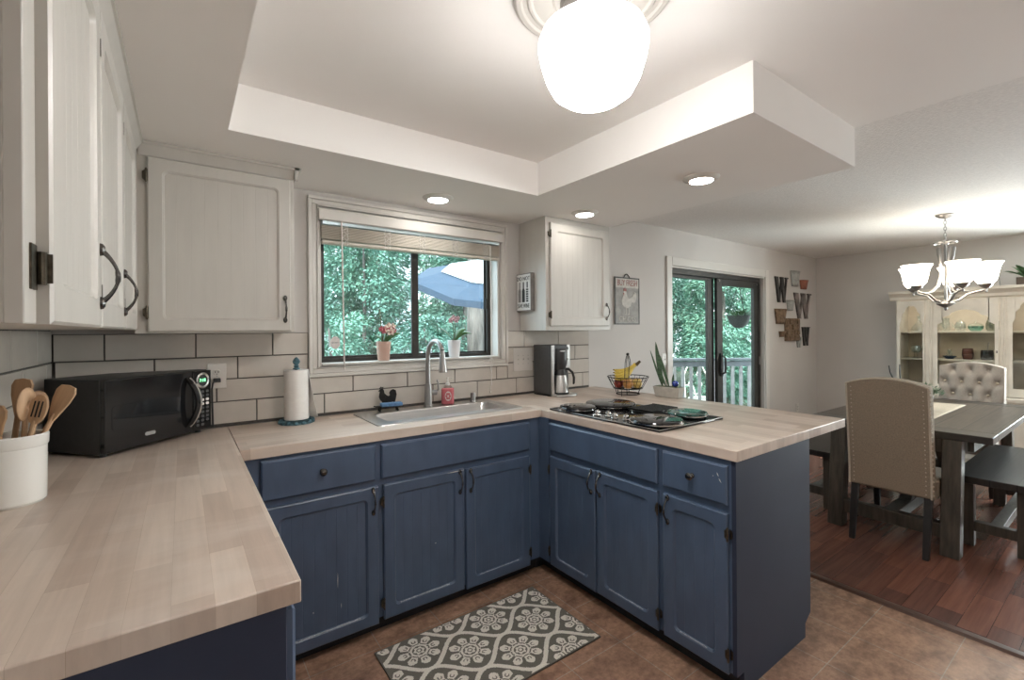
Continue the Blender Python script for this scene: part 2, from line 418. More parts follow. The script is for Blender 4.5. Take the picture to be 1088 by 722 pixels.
p2.box(xm-.01, xm+.10, .055, .090, z0, z1); p2.box(dx1-.14, dx1-.052, .055, .090, z0, z1); p2.box(xm+.10, dx1-.14, .055, .090, z1-.075, z1); p2.box(xm+.10, dx1-.14, .055, .090, z0, z0+.10)
struct('sliding_panel', p2, M['bronze'], dr, bevel=.003)
struct('pane', MB().box(dx0+.07, xm-.12, .112, .117, z0+.07, z1-.02), M['glassd'], dr)
struct('pane', MB().box(xm+.09, dx1-.13, .071, .076, z0+.09, z1-.07), M['glassd'], dr)
hd = MB(); hd.box(xm+.035, xm+.075, .035, .056, .93, 1.19); hd.tube([(xm+.055, .038, .955), (xm+.055, .0, .98), (xm+.055, -.004, 1.06), (xm+.055, .0, 1.14), (xm+.055, .038, 1.165)], .011, 8)
struct('door_handle', hd, M['black'], dr, bevel=.003)
lk = MB(); lk.disc((xm+.03, .056, dz1-.085), .012, .012, 12, '-y'); lk.disc((dx1-.09, .056, dz1-.09), .012, .012, 12, '-y'); lk.disc((xm+.055, .056, .62), .009, .008, 12, '-y'); lk.box(dx1-.05, dx1-.03, .038, .05, 1.02, 1.12)
struct('latch', lk, M['nickel'], dr)

# tiled backsplash: every tile real, dark grout behind
bs = sroot('backsplash_tiles')
gr = MB(); gr.box(.004, 1.04, -.006, 0, .982, 1.458); gr.box(1.04, 2.406, -.006, 0, .982, 1.204); gr.box(2.406, 3.245, -.006, 0, .982, 1.458)
gr.box(0, .006, -1.80, -.006, .982, 1.476)
struct('grout', gr, M['grout'], bs)
tl = MB()
TLN, RH, G = .3405, .114, .0032
rows = [(0.995-.114, .98), (.995, .784), (1.109, .606), (1.223, .358), (1.337, .18)]
def tile(mb, a, b, z0, z1, side=False):
    e, d0, d1 = .0026, .004, .011
    if b-a < .012: return
    a += G/2; b -= G/2; z0 += G/2; z1 -= G/2
    P = lambda s, dep, z: (dep, -s, z) if side else (s, -dep, z)
    p = [P(a, d0, z0), P(b, d0, z0), P(b, d0, z1), P(a, d0, z1), P(a+e, d1, z0+e), P(b-e, d1, z0+e), P(b-e, d1, z1-e), P(a+e, d1, z1-e)]
    v = [mb.bm.verts.new(q) for q in p]
    for f in ((4,5,6,7),(0,1,5,4),(1,2,6,5),(2,3,7,6),(3,0,4,7)): mb.face([v[i] for i in f])
for z, x in rows:
    k0 = x - TLN*12
    zt = 1.458 if z > 1.3 else z+RH
    zb = max(z, .983)
    if zt - zb < .02: continue
    for i in range(30):
        a = k0 + i*TLN; b = a+TLN
        spans = [(.012, 3.243)] if zt <= 1.204 else ([(.012, 1.040), (2.406, 3.243)])
        for s0, s1 in spans:
            a2, b2 = max(a, s0), min(b, s1)
            if b2 > a2: tile(tl, a2, b2, zb, zt)
        if 1.204 < zt and zb < 1.204:
            a2, b2 = max(a, 1.040), min(b, 2.406)
            if b2 > a2: tile(tl, a2, b2, zb, 1.203)
    for i in range(9):      # left wall
        a = .012 + (i*TLN - (.10 if int(z*100) % 2 else .24)); b = a+TLN
        a2, b2 = max(a, .012), min(b, 1.80)
        if b2 > a2: tile(tl, a2, b2, zb, 1.476 if z > 1.3 else zt, True)
struct('tile', tl, M['tile'], bs, smooth=20)

# ------------------------------------------------------------------ cabinets
def rrect(x0, x1, z0, z1, r, n=5):
    out = []
    for cx, cz, a0 in ((x1-r, z1-r, 0), (x0+r, z1-r, PI/2), (x0+r, z0+r, PI), (x1-r, z0+r, 1.5*PI)):
        out.append([(cx + r*math.cos(a0+PI/2*k/n), cz + r*math.sin(a0+PI/2*k/n)) for k in range(n+1)])
    return out
def panel_door(x0, x1, z0, z1, y, th=.018, stile=.052, r=.022, gd=.0009, bead=.05, topstile=None):
    """framed door lying in the xz plane, its face at y (towards -y), recessed beadboard panel"""
    mb = MB(); V = mb.bm.verts.new
    e = .005
    ox = [(x1, z1), (x0, z1), (x0, z0), (x1, z0)]
    ix = [(x1-e, z1-e), (x0+e, z1-e), (x0+e, z0+e), (x1-e, z0+e)]
    back = [V((p[0], y+th, p[1])) for p in ox]; mid = [V((p[0], y+e*.8, p[1])) for p in ox]; fr = [V((p[0], y, p[1])) for p in ix]
    mb.face(back)
    for i in range(4):
        j = (i+1) % 4
        mb.face([back[i], back[j], mid[j], mid[i]]); mb.face([mid[i], mid[j], fr[j], fr[i]])
    def loop(ins, yy):
        q = rrect(x0+stile+ins, x1-stile-ins, z0+stile+ins, z1-stile-ins, max(r-ins*.6, .004))
        return [[V((p[0], yy, p[1])) for p in c] for c in q]
    L = loop(0, y)
    for i in range(4):
        c = L[i]
        for a, b in zip(c, c[1:]): mb.face([fr[i], a, b])
        mb.face([fr[i], c[-1], L[(i+1) % 4][0], fr[(i+1) % 4]])
    prev = [v for c in L for v in c]
    for ins, yy in ((.003, y+.0035), (.0045, y+.0035), (.009, y+.010)):
        cur = [v for c in loop(ins, yy) for v in c]
        for k in range(len(cur)): mb.face([prev[k], prev[(k+1) % len(cur)], cur[(k+1) % len(cur)], cur[k]])
        prev = cur
    a, b = x0+stile, x1-stile; nst = max(2, round((b-a)/bead)); wd = (b-a)/nst; g = .0011; py = y+.0098
    for k in range(nst):
        s, t = a+k*wd, a+(k+1)*wd
        q = [V((s, py+gd, z0+stile)), V((s+g, py, z0+stile)), V((t-g, py, z0+stile)), V((t, py+gd, z0+stile))]
        u = [V((p.co.x, p.co.y, z1-stile)) for p in q]
        for m in range(3): mb.face([q[m], q[m+1], u[m+1], u[m]])
    return mb
def slab_front(x0, x1, z0, z1, y, th=.018):
    mb = MB(); e = .007
    o = [(x0,z0),(x1,z0),(x1,z1),(x0,z1)]; i = [(x0+e,z0+e),(x1-e,z0+e),(x1-e,z1-e),(x0+e,z1-e)]
    b = [mb.bm.verts.new((p[0], y+th, p[1])) for p in o]; m = [mb.bm.verts.new((p[0], y+.006, p[1])) for p in o]; f = [mb.bm.verts.new((p[0], y, p[1])) for p in i]
    mb.face(b[::-1]); mb.face(f)
    for k in range(4):
        j = (k+1) % 4
        mb.face([b[k], b[j], m[j], m[k]]); mb.face([m[k], m[j], f[j], f[k]])
    return mb
def pull(x, z, y, h=.098):
    mb = MB(); n = 14; pts = []; rs = []
    for i in range(n+1):
        t = i/n
        pts.append((x, y - .004 - .026*math.sin(PI*t)**.8, z + h*(t-.5)))
        rs.append(.0062 - .0030*math.sin(PI*t)**.5 + (.0018 if abs(t-.5) < .12 else 0))
    mb.tube(pts, rs, 10)
    for s in (-1, 1):
        mb.lathe([(0, .009), (.005, .0085), (.0085, .005), (.0095, 0)], (x, y, z + s*(h/2+.004)), 14, 1, 1.5, '-y')
    return mb
def knob(x, z, y):
    return MB().lathe([(.011, 0), (.010, .003), (.0055, .006), (.006, .014), (.014, .020), (.0165, .026), (.013, .031), (.005, .034), (0, .0343)], (x, y, z), 20, axis='-y')
def hinge(x, z, y):
    mb = MB(); mb.tube([(x, y-.003, z-.030), (x, y-.003, z-.024), (x, y-.003, z+.024), (x, y-.003, z+.030)], [.0015, .0048, .0048, .0015], 8)
    mb.prism([(x+.003, z-.022), (x+.014, z-.014), (x+.014, z+.014), (x+.003, z+.022)], y+.008, y+.0115)
    mb.prism([(x-.014, z-.014), (x-.003, z-.022), (x-.003, z+.022), (x-.014, z+.014)], y-.001, y+.0115)
    return mb
def add_door(root, x0, x1, z0, z1, y, mat, hside, hz, hmat='pewter', stile=.052, hx=None, lab=None, r=.022, hz_off=.08):
    """hside: which side the hinges are on (-1 left, +1 right); pull on the other"""
    d = obj('door', panel_door(x0, x1, z0, z1, y, stile=stile, r=r, gd=.0007 if mat is M['white'] else .0009), mat, root)
    px = (x1-.026) if hside < 0 else (x0+.026)
    h = obj('handle', pull(px, hz, y), M[hmat], d); h['label'] = 'dark bowed pull handle'
    xx = x0 if hside < 0 else x1
    for zz in (z0+hz_off, z1-hz_off):
        obj('hinge', hinge(xx + (-.002 if hside < 0 else .002), zz, y), M['hinge'], d)
    return d
def worn_edge_glint(d, x0, x1, z0, y, seed, stile=.052):
    """painted highlight and some rubbed paint along the lower moulding of a door"""
    rnd = random.Random(seed); m = MB(); x = x0+stile+.03
    pts_t = []; pts_b = []
    while x < x1-stile-.025:
        pts_t.append((x, z0+stile+.0052+rnd.uniform(0, .0026))); pts_b.append((x, z0+stile+.0040-rnd.uniform(0, .0012))); x += rnd.uniform(.008, .022)
    m.prism(pts_b + pts_t[::-1], y+.0022, y+.006, 'xz')
    obj('worn_edge_glint', m, M['worn_glint'], d)
def add_drawer(root, x0, x1, z0, z1, y, mat, kn=True):
    d = obj('drawer', slab_front(x0, x1, z0, z1, y), mat, root)
    if kn: obj('knob', knob((x0+x1)/2, (z0+z1)/2+.005, y), M['pewter'], d)
    return d
CTB, CT = .937, .981
KH = .085
def chips(root, spots, y):
    for x, z, w, h, a in spots:
        c, s = math.cos(a), math.sin(a)
        mb = MB().prism([(x+c*w-s*h*.3, z+s*w+c*h*.3), (x-s*h, z+c*h), (x-c*w, z-s*w), (x+s*h, z-c*h)], y-.0006, y+.001)
        obj('paint_chip', mb, M['chip'], root)

# sink run (local frame: face frame at y=0, fronts towards -y)
FY = -.596
c = thing('base_cabinet', 'blue base cabinet with knobbed drawer over one door left of the sink doors', 'cabinet', (0, FY, 0))
obj('cabinet_box', MB().box(.640, 1.232, 0, .57, KH, CTB-.001), M['blue'], c)
obj('toe_kick', MB().box(.640, 1.232, .052, .50, 0, KH), M['kick'], c)
add_drawer(c, .728, 1.211, .752, .922, -.018, M['blue'])
dd = add_door(c, .742, 1.224, .066, .722, -.018, M['blue'], -1, .655)
worn_edge_glint(dd, .742, 1.224, .066, -.018, 1)
chips(dd, [(1.035, .33, .0016, .035, 0), (1.05, .21, .0012, .012, 0), (.93, .22, .002, .003, 0)], -.009)
c = thing('sink_cabinet', 'blue sink cabinet with plain false front over a pair of doors, below the sink', 'cabinet', (0, FY, 0))
obj('cabinet_box', MB().box(1.232, 2.223, 0, .012, KH, CTB-.001).box(1.232, 1.25, .012, .57, KH, CTB-.001).box(2.14, 2.223, .012, .57, KH, CTB-.001).box(1.25, 2.14, .55, .57, KH, CTB-.001).box(1.25, 2.14, .012, .55, KH, KH+.015), M['blue'], c)
obj('toe_kick', MB().box(1.232, 2.223, .052, .50, 0, KH), M['kick'], c)
add_drawer(c, 1.240, 2.140, .752, .916, -.018, M['blue'], False).name = 'false_front'
d1 = add_door(c, 1.250, 1.692, .074, .722, -.018, M['blue'], -1, .655)
d2 = add_door(c, 1.706, 2.140, .066, .715, -.018, M['blue'], 1, .650)
worn_edge_glint(d1, 1.250, 1.692, .074, -.018, 2); worn_edge_glint(d2, 1.706, 2.140, .066, -.018, 3)
chips(d1, [(1.52, .37, .004, .002, 0), (1.64, .715, .05, .0022, .0)], -.0188)
# peninsula (rotated: local x runs towards the camera, fronts face -X)
def pen(y0): return dict(loc=(2.243, y0, 0), rz=-PI/2)
c = thing('cooktop_cabinet', 'blue peninsula cabinet with plain false front over two doors, below the cooktop', 'cabinet', **pen(0))
obj('cabinet_box', MB().box(.600, 1.462, 0, .670, KH, CTB-.001).box(.02, .600, .0, .670, KH, CTB-.001).box(.59, .684, -.0185, .0, KH, CTB-.001), M['blue'], c)
obj('toe_kick', MB().box(.55, 1.462, .050, .61, 0, KH).box(.49, .55, -.018, .61, 0, KH), M['kick'], c)
add_drawer(c, .686, 1.446, .752, .914, -.018, M['blue'], False).name = 'false_front'
worn_edge_glint(add_door(c, .690, 1.057, .078, .718, -.018, M['blue'], -1, .655), .690, 1.057, .078, -.018, 4)
worn_edge_glint(add_door(c, 1.067, 1.448, .082, .722, -.018, M['blue'], 1, .655), 1.067, 1.448, .082, -.018, 5)
c = thing('base_cabinet', 'blue base cabinet with one drawer and one door at the open end of the peninsula', 'cabinet', **pen(0))
obj('cabinet_box', MB().box(1.462, 1.790, 0, .670, KH, CTB-.001), M['blue'], c)
obj('toe_kick', MB().box(1.462, 1.790, .050, .61, 0, KH), M['kick'], c)
e = obj('end_panel', MB().prism([(0, .080), (.052, .080), (.052, 0), (.612, 0), (.612, .066), (.670, .100), (.670, CTB-.001), (0, CTB-.001)], 1.790, 1.808, 'yz'), M['blue_shaded'], c)
e['label'] = 'blue end panel, shade painted in'
dw = add_drawer(c, 1.475, 1.779, .755, .913, -.018, M['blue'])
chips(dw, [(1.742, .872, .002, .009, .5), (1.752, .850, .002, .010, .6), (1.722, .862, .002, .002, 0)], -.018)
worn_edge_glint(add_door(c, 1.478, 1.780, .082, .722, -.018, M['blue'], 1, .655), 1.478, 1.780, .082, -.018, 6)
# left run, under the long counter
c = thing('base_cabinet', 'blue base cabinet run under the left counter, its end panel to the camera painted in shade', 'cabinet', (.628, -1.792, 0), PI/2)
obj('cabinet_box', MB().box(.018, 1.19, 0, .620, KH, CTB-.001), M['blue'], c)
obj('toe_kick', MB().box(.018, 1.10, .05, .60, 0, KH), M['kick'], c)
obj('end_panel', MB().box(0, .018, 0, .620, 0, CTB-.001), M['blue_shaded'], c, bevel=.002)
for a, b in ((.012, .53), (.55, 1.07)):
    add_drawer(c, a, b, .752, .918, -.018, M['blue'])
    add_door(c, a, b, .074, .722, -.018, M['blue'], -1, .655)

# upper cabinets
def crown(mb, x0, x1, y, z0, z1):
    mb.prism([(y, z0), (y-.006, z0), (y-.012, z0+.018), (y-.028, z1-.014), (y-.034, z1-.012), (y-.034, z1), (y, z1)], x0, x1, 'yz')
c = thing('wall_cabinet', 'white three-door wall cabinet on the left wall over the utensil crock', 'cabinet', (.305, -1.94, 0), PI/2)
obj('cabinet_box', MB().box(0, 1.92, .004, .303, 1.476, ZS-.001), M['white'], c)
obj('face_frame', MB().box(-.002, 1.62, -.001, .018, 1.474, ZS-.001), M['white'], c, bevel=.002)
for (a, b, hs) in ((.055, .528, -1), (.540, 1.030, -1), (1.042, 1.51, -1)):
    d = obj('door', panel_door(a, b, 1.474, 2.190, -.018, stile=.058, gd=.0007), M['white'], c)
    if b < 1.5:
        h = obj('handle', pull(b-.026, 1.585, -.018, .108), M['pewter'], d); h['label'] = 'dark bowed pull handle'
    for z in (1.55, 2.10):
        hm = MB(); hm.box(a-.034, a-.006, -.0035, -.001, z-.03, z+.03); hm.tube([(a-.005, -.008, z-.022), (a-.005, -.008, z+.022)], .005, 8); hm.box(a-.002, a+.0, -.018, -.001, z-.02, z+.02)
        obj('hinge', hm, M['hinge'], d)
cr = MB(); crown(cr, 0, 1.60, -.001, ZS-.06, ZS-.001); obj('crown_molding', cr, M['white'], c)
c = thing('wall_cabinet', 'white single-door wall cabinet on the window wall, left of the window', 'cabinet', (0, -.314, 0))
obj('cabinet_box', MB().box(.3065, .915, 0, .302, 1.458, ZS-.001), M['white'], c, bevel=.002)
add_door(c, .350, .897, 1.467, 2.200, -.018, M['white'], -1, 1.572, stile=.050)
cr = MB(); crown(cr, .323, .934, 0, ZS-.055, ZS-.001)
cr.prism([(.915, ZS-.055), (.922, ZS-.055), (.93, ZS-.02), (.945, ZS-.012), (.945, ZS-.001), (.915, ZS-.001)], -.034, .30, 'xz')
obj('crown_molding', cr, M['white'], c)
c = thing('wall_cabinet', 'white narrow wall cabinet right of the window, over the coffee maker', 'cabinet', (0, -.314, 0))
obj('cabinet_box', MB().box(2.522, 3.171, 0, .302, 1.458, ZS-.001), M['white'], c, bevel=.002)
add_door(c, 2.556, 3.140, 1.490, 2.216, -.018, M['white'], -1, 1.60, stile=.056)

# ------------------------------------------------------------------ counters
o = obj('countertop', MB().box(.002, .652, -1.804, -.012, CTB, CT), M['block_y'], bevel=.003)
tag(o, 'butcher block countertop along the left wall, under the crock and microwave', 'countertop', 'butcher block countertops')
hx0, hx1, hy0, hy1 = 1.318, 2.128, -.450, -.150
m = MB(); xs = [.6535, hx0, hx1, 2.2285]; ys = [-.613, hy0, hy1, -.012]
vv = {}
for i, x in enumerate(xs):
    for j, y in enumerate(ys):
        for k, z in enumerate((CTB, CT)): vv[i, j, k] = m.bm.verts.new((x, y, z))
for i in range(3):
    for j in range(3):
        if (i, j) == (1, 1):
            m.face([vv[1,1,0], vv[2,1,0], vv[2,1,1], vv[1,1,1]]); m.face([vv[1,2,0], vv[2,2,0], vv[2,2,1], vv[1,2,1]]); m.face([vv[1,1,0], vv[1,2,0], vv[1,2,1], vv[1,1,1]]); m.face([vv[2,1,0], vv[2,2,0], vv[2,2,1], vv[2,1,1]])
            continue
        for k in (0, 1): m.face([vv[i,j,k], vv[i+1,j,k], vv[i+1,j+1,k], vv[i,j+1,k]])
for i in range(3):
    for j in (0, 3): m.face([vv[i,j,0], vv[i+1,j,0], vv[i+1,j,1], vv[i,j,1]])
for j in range(3):
    for i in (0, 3): m.face([vv[i,j,0], vv[i,j+1,0], vv[i,j+1,1], vv[i,j,1]])
o = obj('countertop', m, M['block_x'], bevel=.002)
tag(o, 'butcher block countertop under the window, with the steel sink set into it', 'countertop', 'butcher block countertops')
o = obj('countertop', MB().box(2.2300, 3.321, -1.821, -.012, CTB, CT), M['block_y'], bevel=.003)
tag(o, 'butcher block countertop on the peninsula, carrying the black cooktop', 'countertop', 'butcher block countertops')
# ------------------------------------------------------------------ sink, faucet and what stands round them
sk = thing('kitchen_sink', 'stainless steel drop-in sink set in the counter below the window', 'sink', (0, 0, 0))
m = MB(); V = m.bm.verts.new
def loopv(x0, x1, y0, y1, r, z): return [V((p[0], p[1], z)) for c_ in rrect(x0, x1, y0, y1, r, 5) for p in c_]
ls = [loopv(1.264, 2.182, -.502, -.060, .025, CT+.0005), loopv(1.266, 2.180, -.500, -.062, .025, CT+.006), loopv(1.345, 2.105, -.425, -.170, .045, CT+.006), loopv(1.350, 2.100, -.420, -.175, .045, CT-.004),
      loopv(1.362, 2.088, -.408, -.187, .05, CT-.17), loopv(1.40, 2.05, -.37, -.22, .04, CT-.185)]
for a, b in zip(ls, ls[1:]):
    for k in range(len(a)): m.face([a[k], a[(k+1) % len(a)], b[(k+1) % len(a)], b[k]])
m.face(ls[-1])
obj('basin', m, M['steel'], sk, smooth=40)
obj('drain', MB().lathe([(0, .0), (.03, .0), (.042, .004), (.045, .001)], (1.72, -.295, CT-.1845), 20), M['nickel'], sk)
FX, FY2 = 1.722, -.112
ft = thing('faucet', 'brushed nickel gooseneck pull-down faucet behind the sink', 'faucet', (FX, FY2, CT+.006))
m = MB().lathe([(0, 0), (.030, 0), (.030, .006), (.024, .014), (.022, .10), (.0205, .14), (.0165, .145), (.016, .15)], n=22)
obj('body', m, M['nickel'], ft)
pts = [(0, 0, .145), (0, 0, .25), (0, 0, .318)]
for k in range(1, 15):
    a = PI*k/15*.93
    pts.append((.004*k/15, -.098+.098*math.cos(a), .318 + .095*math.sin(a)))
obj('spout', MB().tube(pts, .0145, 14), M['nickel'], ft)
e = Vector(pts[-1]); dn = Vector((.012, -.07, -1)).normalized()
m = MB().tube([e, e+dn*.02, e+dn*.022, e+dn*.055, e+dn*.11, e+dn*.128, e+dn*.130], [.0152, .0156, .0172, .0178, .0235, .0245, .018], 16)
obj('spray_head', m, M['nickel'], ft)
m = MB().tube([(.018, 0, .085), (.055, -.003, .085), (.060, -.003, .085)], [.017, .017, .012], 14)
m.tube([(.055, -.004, .088), (.066, -.012, .105), (.060, -.018, .150), (.052, -.020, .165)], [.007, .007, .0055, .006], 10)
obj('lever', m, M['nickel'], ft)
m = MB().lathe([(0, 0), (.022, 0), (.022, .004), (.018, .008), (.018, .05), (.016, .058), (0, .060)], (2.052, -.108, CT+.006), 18)
o = obj('air_gap_cap', m, M['nickel']); tag(o, 'small chrome cylinder cap on the back rim of the sink, right of the soap', 'sink cap')

sb = thing('soap_bottle', 'pink hand soap bottle with pump behind the sink', 'soap bottle', (1.862, -.108, CT+.006), -.55)
M['pink'] = var('pink_soap', (.62,.16,.18), .1, 20, .2); M['label_w'] = var('pale_label', (.70,.62,.60), .1, 60, .5); M['clear_pl'] = glass('clear_plastic', (.85,.82,.80), 1.5, .08, .12)
obj('bottle', MB().prism(sum(rrect(-.040, .040, -.022, .022, .016, 4), []), 0, .105, 'xy'), M['pink'], sb, bevel=.008, seg=3)
m = MB(); m.lathe([(0, 0), (.022, 0), (.026, .012), (.018, .024), (0, .024)], (0, 0, .100), 16, 1, .75)
obj('shoulder', m, M['clear_pl'], sb)
m = MB().lathe([(.014, 0), (.014, .016), (.006, .018), (.005, .042), (.009, .044), (.009, .052), (0, .053)], (0, 0, .123), 14); m.bar((0, 0, .170), (.034, -.004, .168), .010, .007)
obj('pump', m, M['ceramic'], sb)
m = MB(); m.lathe([(0, .0012), (.026, .0012), (.026, 0)], (0.004, -.0222, .055), 20, .8, 1.2, '-y'); obj('bottle_label', m, M['label_w'], sb)
m = MB()
for k in range(6): m.lathe([(0, .0022), (.0075, .0020), (.0075, .001)], (.004+.011*math.cos(k*PI/3), -.0222, .055+.016*math.sin(k*PI/3)), 10, axis='-y')
obj('flower_mark', m, M['pink'], sb)

# rooster sponge holder
rh = thing('sponge_holder', 'black cast iron rooster sponge holder behind the left end of the sink', 'sponge holder', (1.462, -.115, CT+.006), -.20)
m = MB(); m.box(-.066, .066, -.026, .026, .026, .032)
m.bar((-.066, .0, .029), (-.085, 0, .034), .012, .005); m.bar((.066, .0, .029), (.080, 0, .034), .012, .005)
for x in (-.050, .050):
    for y in (-.019, .019): m.tube([(x*.9, y, .027), (x, y, .014), (x*1.06, y*1.1, .001)], [.006, .0055, .0065], 8)
obj('tray', m, M['iron'], rh, bevel=.0015)

poly = [(-.012,.030),(.014,.030),(.016,.044),(.030,.050),(.040,.044),(.045,.060),(.050,.085),(.046,.105),(.034,.112),(.020,.106),(.014,.094),(.018,.082),(.010,.078),(.000,.084),(-.010,.094),(-.012,.108),(-.017,.117),(-.026,.119),(-.031,.112),(-.040,.105),(-.031,.103),(-.034,.090),(-.036,.076),(-.030,.060),(-.018,.048)]
m = MB().prism([((x-.008)*1.2, .030+(z-.030)*1.2) for x, z in poly], .004, .016, 'xz')
m.tube([(-.048, .010, .134), (-.040, .010, .144), (-.034, .010, .137), (-.027, .010, .143)], .004, 6)
obj('rooster', m, M['iron'], rh, bevel=.003)
M['sponge'] = var('blue_sponge', (.12,.24,.44), .25, 90, .9, bump=.6, bscale=160)
o = obj('kitchen_sponge', MB().box(-.062, .062, -.034, .020, 0, .020), M['sponge'], bevel=.004); o.location = (1.472, -.132, CT+.0385); o.rotation_euler = (0, 0, -.14)
tag(o, 'blue sponge lying on the black rooster holder', 'sponge')

# paper towels
px, py = .958, -.118
h = thing('paper_towel_holder', 'teal cast iron paper towel stand on the counter left of the window', 'paper towel holder', (px, py, CT))
m = MB().lathe([(0, .010), (.05, .010), (.070, .008), (.084, .004), (.086, .0), (0, 0)], n=28)
for k in range(14): m.ball((.080*math.cos(k*PI/7), .080*math.sin(k*PI/7), .0085), .0115, 8)
obj('base', m, M['teal'], h)
obj('post', MB().tube([(0,0,.008), (0,0,.285)], .007, 10), M['teal'], h)
m = MB().lathe([(0, .282), (.017, .282), (.017, .289), (.009, .293), (.015, .300), (.009, .306), (.017, .316), (.019, .326), (.012, .338), (.004, .346), (0, .347)], n=16)
obj('finial', m, M['teal'], h)
rl = thing('paper_towel_roll', 'white paper towel roll standing on the teal holder', 'paper towel', (px, py, CT+.0215))
obj('roll', MB().lathe([(.012, 0), (.060, 0), (.060, .258), (.012, .258)], n=36).lathe([(.012, 0), (.012, .258)], n=20), M['paper'], rl)
m = MB(); n_ = 10; loose = []
for k in range(n_+1):
    t = k/n_; loose.append((.0605+.0*t, t))
def sheet(u, v):
    x = .060*math.cos(-.9+.9*u) ; y = .060*math.sin(-.9+.9*u)
    return (.0605*math.cos(.5-u*1.1) + (1-v)*.046*u**1.5, .0605*math.sin(.5-u*1.1) - (1-v)*.016*u, .003+v*.250)
m.grid(sheet, 8, 6); obj('loose_sheet', m, M['paper'], rl, solid=.0008)

# microwave set across the corner
A = Vector((.222, -.436)); ang = math.atan2(.361, .358); W = .508
mw = thing('microwave', 'black microwave oven standing across the left corner of the counter', 'microwave', (A.x, A.y, CT), ang)
H0, H1 = .012, .300
# footprint follows the room corner: local x along the front, +y into the corner
def loc2(x, y):
    d = Vector((x, y)) - A; c_, s_ = math.cos(ang), math.sin(ang); return (d.x*c_+d.y*s_, -d.x*s_+d.y*c_)
foot = [(0, .022), (W, .022), loc2(.535, -.018), loc2(.20, -.018), loc2(.018, -.200)]
obj('housing', MB().prism(foot, H0, H1, 'xy'), M['black'], mw, bevel=.003)
m = MB()
for i in range(5):
    for k in range(12): m.box(-.0012, .0022, .060+i*.036, .083+i*.036, .075+k*.0095, .080+k*.0095)
sl = math.atan2(foot[4][0], foot[4][1]-.022)
vents = obj('vent_slots', m, M['kick'], mw); vents.rotation_euler = (0, 0, -sl)
o = obj('door', MB().box(.003, .402, 0, .022, H0+.006, H1-.002), M['black_gloss'], mw, bevel=.003)
m = MB().prism(sum(rrect(.030, .345, .098, .196, .014, 4), []), -.0012, .004, 'xz'); obj('door_window', m, var('smoked_glass', (.010,.011,.013), .1, 4, .04), o)
m = MB().prism(sum(rrect(.165, .212, .052, .067, .007, 4), []), -.0015, .004, 'xz'); b_ = obj('badge', m, M['nickel'], o)
m = MB(); pt = []
for k in range(15):
    t = k/14; pt.append((.368 + .020*math.sin(PI*t), -.002 - .040*math.sin(PI*t)**.75, .048+t*.222))
hd = obj('handle', MB().tube(pt, [.007]+[.011]*13+[.007], 10), M['black_gloss'], mw)
pt2 = [(x+.011, y-.006, z) for x, y, z in pt]
m = MB().tube(pt2, .0055, 8); obj('chrome_strip', m, M['chrome'], hd)
cp = obj('control_panel', MB().box(.405, W, 0, .022, H0+.006, H1-.002), M['black_gloss'], mw, bevel=.003)
m = MB(); n_ = 40
for k in range(n_):
    pass
m.lathe([(.027, .0), (.027, .004), (.033, .006), (.038, .004), (.038, 0)], (.456, .0, .252), 32, axis='-y'); obj('display_ring', m, M['chrome'], cp)
obj('display', MB().disc((.456, .0, .252), .027, .0015, 28, '-y'), M['kick'], cp)
text('clock_digits', '7:18', .021, (.456, -.0022, .252), (PI/2, 0, 0), emit('green_led', (.10,.75,.25), 1.2), cp)
m = MB(); keys = []
for r_ in range(9):
    for q in range(3):
        x = .428+q*.028; z = .198 - r_*.0195
        if r_ == 8 and q == 2: continue
        kk = MB().prism(sum(rrect(x-.009, x+.009, z-.0065, z+.0065, .006, 3), []), -.002, .003, 'xz')
        obj('button', kk, M['ceramic'] if r_ in (2,3) else M['charcoal'], cp)
m = MB()
for x, y in ((.03, .04), (.47, .04), (.12, .16)): m.disc((x, y, 0), .012, H0+.002, 12)
obj('foot', m, M['black'], mw)
m = MB().ball((.010, .010, .022), .004, 8); m.ball((.026, .004, .020), .004, 8); obj('hinge_pin', m, M['nickel'], o)

